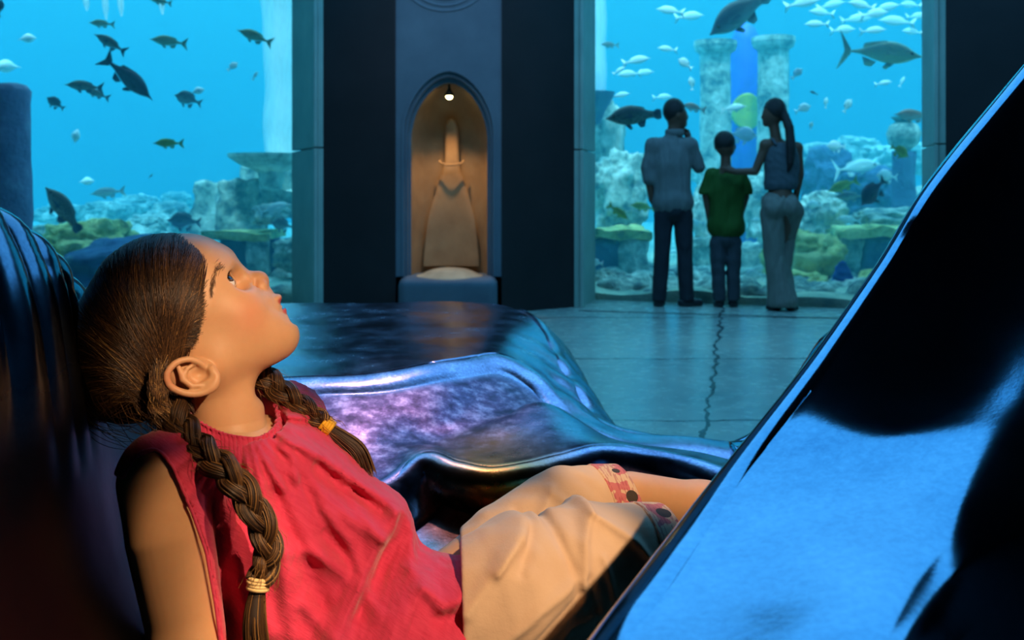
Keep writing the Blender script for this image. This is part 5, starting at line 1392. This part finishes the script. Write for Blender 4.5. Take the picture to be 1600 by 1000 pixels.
# loose strands curling down behind the ear
rs = np.random.RandomState(9); S = []
for i in range(260):
    a = catmull(GL([(250 + rs.normal() * 8, 575 + rs.normal() * 8, .078), (246 + rs.normal() * 8, 605 + rs.normal() * 8, .084), (252 + rs.normal() * 8, 640, .082), (268 + rs.normal() * 10, 668 + rs.normal() * 8, .085), (292 + rs.normal() * 12, 690 + rs.normal() * 10, .095)]), 16)
    S.append(a)
for i in range(36):
    x0 = rs.uniform(110, 230); y0 = rs.uniform(600, 650)
    S.append(catmull(GL([(x0, y0, .05), (x0 + 12, y0 + 25 + rs.normal() * 6, .07), (x0 + 40, y0 + 45 + rs.normal() * 8, .08), (x0 + 85, y0 + 55 + rs.normal() * 10, .09)]), 16))
S = np.array(S); link('stray_hair', tubes_mesh('stray_hair', S, np.tile(.00038 * np.sin(np.linspace(.4, 2.9, 16)) ** .5, (len(S), 1)), 3, np.clip(rs.normal(.5, .25, len(S)), 0, 1)), M_hair, hair)
def frames(C):
    T = np.gradient(C, axis=0); T /= np.linalg.norm(T, axis=1, keepdims=True)
    ref = A(0, 0, 1); N = np.cross(T, ref); N /= np.linalg.norm(N, axis=1, keepdims=True); B = np.cross(T, N); return T, N, B
def braid(name, pts, r, turns, seed, n_h=80, flat=.8, taper=.75):
    rs = np.random.RandomState(seed); n = 150; C = catmull(pts, n); T, N, B = frames(C); s = np.linspace(0, 1, n)
    amp = r * (1 - (1 - taper) * s); paths = []; rr = []; tone = []; lob = []
    for k in range(3):
        th = 2 * math.pi * turns * s + 2 * math.pi * k / 3
        ctr = C + N * (amp * .62 * np.sin(th))[:, None] + B * (amp * flat * .42 * np.sin(2 * th))[:, None]
        lob.append(ctr)
        Tk, Nk, Bk = frames(ctr); lr = amp * .50
        for j in range(n_h):
            a = rs.uniform(0, 6.28); q = rs.uniform(.86, 1.04); tw = 1.2
            aa = a + tw * s * 6 + .15 * np.sin(s * 30 + a)
            paths.append(ctr + Nk * (lr * q * np.cos(aa))[:, None] + Bk * (lr * q * np.sin(aa))[:, None]); rr.append(np.full(n, .00040)); tone.append(np.clip(rs.normal(.45, .24), 0, 1))
    core = np.array(lob); coreR = np.tile(amp * .46, (3, 1))
    o = link(name, tubes_mesh(name, core, coreR, 12), M_cap, girl)
    link('braid_strands', tubes_mesh('braid_strands', np.array(paths), np.array(rr), 3, np.array(tone)), M_hair, o)
    fz = []
    for j in range(70):                                             # flyaway hairs
        i = rs.randint(5, n - 6); a = rs.uniform(0, 6.28); dr = N[i] * math.cos(a) + B[i] * math.sin(a); s0 = C[i] + dr * amp[i] * .8
        fz.append([s0, s0 + dr * .004 + T[i] * .006, s0 + dr * .006 + T[i] * .015 + rs.normal(size=3) * .002, s0 + dr * .004 + T[i] * .024 + rs.normal(size=3) * .003])
    link('flyaway_hair', tubes_mesh('flyaway_hair', np.array(fz), np.tile([.0003, .0003, .00025, .0001], (70, 1)), 3, np.full(70, .8)), M_hair, o)
    return o
def tuft(parent, pts, r0, r1, seed, n=260):
    rs = np.random.RandomState(seed); m_ = 18; C = catmull(pts, m_); T, N, B = frames(C); s = np.linspace(0, 1, m_); prof = r0 + (r1 - r0) * np.sin(s * 1.5) ** 1.0
    paths = []
    for j in range(n):
        a = rs.uniform(0, 6.28); q = rs.uniform(.2, 1) ** .5; paths.append(C + N * (prof * q * np.cos(a))[:, None] + B * (prof * q * np.sin(a))[:, None] * .8 + T * (s * rs.normal() * .004)[:, None])
    link('braid_tail', tubes_mesh('braid_tail', np.array(paths), np.tile(.00045 * (1 - .6 * s ** 4), (n, 1)), 3, np.clip(rs.normal(.5, .22, n), 0, 1)), M_hair, parent)
    link('tail_core', tubes_mesh('tail_core', C[None], (prof * .85 * (1 - .9 * s ** 6))[None], 10), M_cap, parent)
b1 = braid('braid', GL([(262, 634, .066), (280, 664, .084), (305, 696, .104), (336, 722, .128), (368, 752, .146), (396, 794, .152), (416, 838, .150), (418, 876, .148), (406, 908, .146)]), .0165, 2.6, 3)
tuft(b1, GL([(405, 912, .146), (400, 940, .147), (398, 975, .148), (402, 1020, .146)]), .006, .0125, 4)
b2 = braid('braid', GL([(396, 572, -.040), (416, 592, -.034), (440, 612, -.024), (468, 634, -.012), (494, 654, -.006), (508, 666, -.004)]), .0155, 1.7, 6)
tuft(b2, GL([(511, 668, -.004), (534, 684, .0), (558, 706, .004), (572, 742, .006)]), .006, .0125, 7)
def band(parent, c, axis_to, r, mat, w=.007):
    c = A(*c); ax = A(*axis_to) - c; ax /= np.linalg.norm(ax); n1 = np.cross(ax, A(0, 0, 1)); n1 /= np.linalg.norm(n1); n2 = np.cross(ax, n1)
    paths = []
    for k in range(4):
        th = np.linspace(0, 2 * math.pi, 33); paths.append(c + ax * (k - 1.5) * w * .32 + np.outer(np.cos(th), n1) * r * (1 + .06 * np.sin(k * 2)) + np.outer(np.sin(th), n2) * r)
    link('hair_tie', tubes_mesh('hair_tie', np.array(paths), np.full((4, 33), w * .24), 8), mat, parent)
band(b1, G(404, 912, .146), G(401, 930, .146), .0095, plain('cream_elastic', rgb(226, 196, 140), .7), .009)
band(b2, G(510, 667, -.004), G(524, 678, -.002), .0090, plain('yellow_elastic', rgb(240, 180, 40), .6), .010)

# ---- blouse
FOLDS = [  # picture polyline, height (m), half width (px)
 ([(404, 700), (426, 750), (452, 800), (480, 845), (520, 880), (552, 900)], .0052, 8), ([(444, 700), (488, 752), (545, 806), (598, 842)], .0045, 7),
 ([(455, 690), (520, 735), (575, 768), (614, 796)], .0060, 8), ([(430, 846), (497, 859), (552, 884), (576, 934)], .0040, 7),
 ([(620, 800), (594, 842), (556, 903), (520, 960), (490, 1010)], .0060, 9), ([(388, 720), (420, 806), (440, 894), (452, 980)], .0050, 8),
 ([(470, 760), (520, 850), (560, 900)], -.0055, 8), ([(430, 770), (470, 860), (500, 940)], -.0055, 9), ([(500, 730), (560, 775), (600, 800)], -.0045, 6),
 ([(640, 800), (648, 840), (636, 880)], .0045, 7), ([(606, 850), (590, 900), (556, 950)], -.0070, 10), ([(652, 900), (672, 925), (712, 908)], .0060, 8),
 ([(640, 905), (600, 960), (580, 1010)], .0055, 10), ([(670, 950), (712, 945)], -.005, 8), ([(655, 985), (722, 975)], .0045, 9), ([(330, 720), (360, 800), (372, 900), (380, 990)], .0040, 8),
 ([(350, 700), (396, 780), (410, 860)], -.0040, 7), ([(300, 730), (330, 800), (350, 880), (360, 960)], -.0035, 7), ([(470, 930), (500, 960), (530, 1000)], .0045, 8), ([(395, 930), (420, 975)], .004, 8),
 ([(540, 760), (575, 815), (590, 835)], .0030, 5), ([(500, 790), (540, 840), (556, 880)], .0030, 5), ([(455, 725), (470, 770), (500, 820)], .0028, 4), ([(415, 715), (440, 760)], .0028, 4)]
FL = [(GL([(x, y, .07) for x, y in pts]), a, w_ * PMM) for pts, a, w_ in FOLDS]
armline = GL([(196, 745, .1), (214, 712, .1), (246, 700, .1), (272, 730, .1), (300, 790, .1), (322, 850, .1), (336, 930, .1), (346, 1010, .1), (346, 1200, .1), (100, 1200, .1), (100, 745, .1)])
UH = G(727, 940, 0)[0]
def blouse(p):
    d = chain(p, [G(262, 750, .082), G(362, 742, .0), G(448, 652, -.088)], [.0495, .048, .044])
    d = smin(d, ell(p, G(446, 722, -.03), (.066, .052, .070)), .05)
    d = smin(d, chain(p, [G(385, 775, .005), G(464, 838, .005), G(545, 905, .0), G(612, 975, .0)], [.080, .088, .082, .080]), .04)
    d = smin(d, ell(p, G(566, 822, .0), (.052, .052, .072)), .03)
    d = smin(d, chain(p, [G(590, 975, .02), G(760, 960, .015)], [.072, .054]), .03); d = smin(d, chain(p, [G(590, 1010, .055), G(770, 975, .065)], [.078, .074]), .03)
    d = smin(d, chain(p, [G(395, 860, .03), G(450, 1000, .03), G(560, 1060, .02)], [.065, .072, .08]), .04)
    nearm = np.clip((p[:, 2] + .04) / .05, 0, 1)
    for pts, a, w_ in FL: d = d - 1.7 * a * nearm * np.exp(-(line2(p, pts) / (w_ * 1.7)) ** 2)
    q = p[:, :2] - A(*G(372, 640, 0)[:2]); th = np.arctan2(q[:, 1], q[:, 0]); rr_ = np.linalg.norm(q, axis=1)
    d = d - nearm * (.0020 * np.sin(th * 34 + 1.5 * np.sin(rr_ * 30)) * np.exp(-((rr_ - .06) / .05) ** 2) + .0042 * np.sin(th * 15 + 2.2 * np.sin(rr_ * 17) + 1) * np.exp(-((rr_ - .13) / .07) ** 2))
    d = d - .0012 * vnoise(p @ np.array([[1, .5, 0], [-.5, 1, 0], [0, 0, 1]]) * A(2.2, .6, 1), .03, 8)
    d = smax(d, p[:, 0] - UH * (gD - p[:, 2]) / gD, .003)                          # hem across the lap
    d = smax(d, -chain(p, [G(366, 706, .012), G(350, 600, 0)], [.055, .070]), .006)   # neck opening
    near = (p[:, 2] > .030)
    sleeve = chain(p, [G(250, 752, .092), G(262, 840, .100), G(292, 1010, .105)], [.0445, .0445, .038])
    d = np.where(near, smin(d, sleeve, .010), d)
    pl = poly2(p, armline)
    d = np.where(near, smax(d, -pl, .002), d)
    return d
t = NT('red_gauze'); oc = t.coord('Object', (1, 1, 1), (0, 0, math.radians(38)))
mp = t.n('ShaderNodeMapping'); mp.inputs['Scale'].default_value = (40, 260, 60); t.l(oc, mp.inputs[0]); cr_ = t.noise(1.0, 5, .6, mp.outputs[0], 0.6)
n2 = t.noise(700, 2, .5)
c = t.mix(cr_, rgb(196, 38, 76), rgb(224, 72, 108))
M_red = t.pbr(c, .78, 0, t.bump(n2, .15, .0006, t.bump(cr_, .45, .0025)), .25, Sheen_Weight=.25)
bl = sdf_obj('blouse', blouse, *bounds(180, 590, 760, 1090, -.16, .17), .0024, M_red, girl, 2.4)
# gathered collar
ringT = GL([(300, 650, .052), (320, 664, .062), (346, 677, .066), (376, 684, .064), (406, 684, .052), (430, 664, .022), (428, 632, -.022), (412, 606, -.046), (370, 600, -.056), (318, 618, -.038), (294, 638, .012), (300, 650, .052)])
n = 420; CT = catmull(ringT, n); cen = A(*G(362, 655, 0)); ax = A(*G(352, 600, 0)) - A(*G(364, 720, 0)); ax /= np.linalg.norm(ax)
rad_ = CT - cen; rad_ -= np.outer(rad_ @ ax, ax); rad_ /= np.linalg.norm(rad_, axis=1, keepdims=True)
rs = np.random.RandomState(3); th = np.linspace(0, 2 * math.pi, n); gath = np.sin(th * 46 + 1.2 * np.sin(th * 5)) + .5 * np.sin(th * 71 + 2)
rows_ = []
for k, (dn, outw, g_a) in enumerate(((-.0025, .0018, 1.6), (0, .0, 1.3), (.004, .0010, .8), (.0085, .0035, .7), (.0125, .0050, .9), (.0165, .0085, 1.2), (.021, .0125, .8))):
    rows_.append(CT - ax * dn + rad_ * (outw + .0011 * g_a * gath[:, None] * (1 if k != 3 else .4)))
Vc = np.stack(rows_, 1).reshape(-1, 3); i = np.arange(n * 7).reshape(n, 7)
o = link('collar', mesh_np('collar', Vc, np.stack([i[:-1, :-1], i[1:, :-1], i[1:, 1:], i[:-1, 1:]], -1).reshape(-1, 4)), M_red, bl)
o.modifiers.new('solid', 'SOLIDIFY').thickness = .0018
o = link('armhole_binding', tubes_mesh('armhole_binding', np.array([grad_project(catmull(GL([(204, 735, .105), (216, 711, .115), (246, 700, .125), (270, 728, .135), (298, 788, .138), (320, 850, .14), (334, 930, .135), (344, 1010, .13)]), 60), lambda p: blouse(p), .0, 2)]), np.full((1, 60), .0016), 8), M_red, bl)

# ---- shorts
SF = [([(700, 930), (760, 850), (830, 790), (900, 770)], .006, 12), ([(905, 780), (880, 830), (870, 900)], .006, 9), ([(840, 790), (850, 840), (866, 900)], -.006, 9), ([(735, 985), (800, 920), (860, 880)], .006, 10),
      ([(765, 1005), (830, 935), (870, 900)], -.006, 8), ([(905, 790), (960, 830), (985, 870)], .005, 8), ([(905, 850), (925, 930), (940, 1000)], .0045, 7), ([(880, 880), (900, 960)], -.0045, 8), ([(745, 870), (800, 800), (850, 745)], .005, 9), ([(780, 870), (830, 780)], -.004, 8), ([(860, 725), (880, 770)], -.004, 7), ([(800, 1005), (850, 950), (900, 930)], .0045, 8)]
SL = [(GL([(x, y, .06) for x, y in pts]), a, w_ * PMM) for pts, a, w_ in SF]
nH0 = A(*G(1033, 780, .06)); nH1 = A(*G(1052, 960, .06)); fH0 = A(*G(962, 700, -.07)); fH1 = A(*G(986, 800, -.07))
def hemcut(p, a, b):
    e = b - a; nrm = A(-e[1], e[0], 0); nrm /= np.linalg.norm(nrm)
    if nrm[0] < 0: nrm = -nrm
    return (p - a) @ nrm
def leg_near(p):
    d = chain(p, [G(660, 985, .06), G(806, 935, .07), G(918, 886, .065), G(1060, 885, .06)], [.070, .086, .072, .070])
    return smax(d, hemcut(p, nH0, nH1), .002)
def leg_far(p):
    d = chain(p, [G(665, 965, -.06), G(790, 860, -.07), G(880, 795, -.075), G(1000, 800, -.08)], [.052, .058, .054, .060])
    return smax(d, hemcut(p, fH0, fH1), .002)
def shorts(p):
    d = smin(leg_near(p), leg_far(p), .008)
    nearm = np.clip((p[:, 2] + .05) / .04, 0, 1)
    for pts, a, w_ in SL: d = d - a * nearm * np.exp(-(line2(p, pts) / w_) ** 2)
    d = d - .0010 * vnoise(p, .045, 31)
    d = smax(d, -(smax(chain(p, [G(930, 885, .06), G(1100, 885, .06)], [.052, .060]), -hemcut(p, nH0 - A(.03, 0, 0), nH1 - A(.03, 0, 0)), .001)), .002)
    return smax(d, (UH - .004) * (gD - p[:, 2]) / gD - p[:, 0], .003)
def cotton(name, pattern):
    t = NT(name); oc = t.coord('Object'); n = t.noise(30, 4, .5, oc)
    c = t.mix(n, rgb(216, 182, 152), rgb(230, 200, 170))
    if pattern:
        n3 = t.noise(46, 2, .5, oc); c = t.mix(t.math('GREATER_THAN', n3, .53), c, rgb(206, 120, 124))
        mp = t.n('ShaderNodeMapping'); mp.inputs['Scale'].default_value = (380, 60, 60); t.l(oc, mp.inputs[0]); n5 = t.noise(1, 2, .5, mp.outputs[0]); c = t.mix(t.math('MULTIPLY', t.math('GREATER_THAN', n5, .55), .5), c, rgb(170, 70, 90))
        v = t.n('ShaderNodeTexVoronoi'); v.inputs['Scale'].default_value = 26; t.l(oc, v.inputs[0]); n4 = t.noise(9, 1, .5, oc)
        c = t.mix(t.math('MULTIPLY', t.math('LESS_THAN', v.outputs[0], .24), t.math('GREATER_THAN', n4, .48)), c, rgb(70, 62, 56))
    return t.pbr(c, .8, 0, t.bump(t.noise(500, 3), .2, .0008, t.bump(t.noise(60, 4, .6), .25, .003)), .2, Sheen_Weight=.2)
M_cot = cotton('cream_cotton', False); M_hem = cotton('patterned_hem', True)
sh = sdf_obj('shorts', shorts, *bounds(715, 680, 1080, 1090, -.17, .155), .0024, M_cot, girl)
def hemband(nm, f, c0, c1, wd, lab):
    def g(p):
        s = smax(f(p) - .0020, -(f(p) + .002), .001); s = smax(s, -(hemcut(p, c0, c1) + wd), .001); return smax(s, hemcut(p, c0, c1) - .0005, .001)
    o = sdf_obj('hem_band', g, *bounds(900, 680, 1090, 1090, -.17, .155), .0016, M_hem, sh); o['label'] = lab
hemband('near', leg_near, nH0, nH1, .034, 'patterned hem band with pink stripes and dark dots'); hemband('far', leg_far, fH0, fH1, .036, 'patterned hem band')
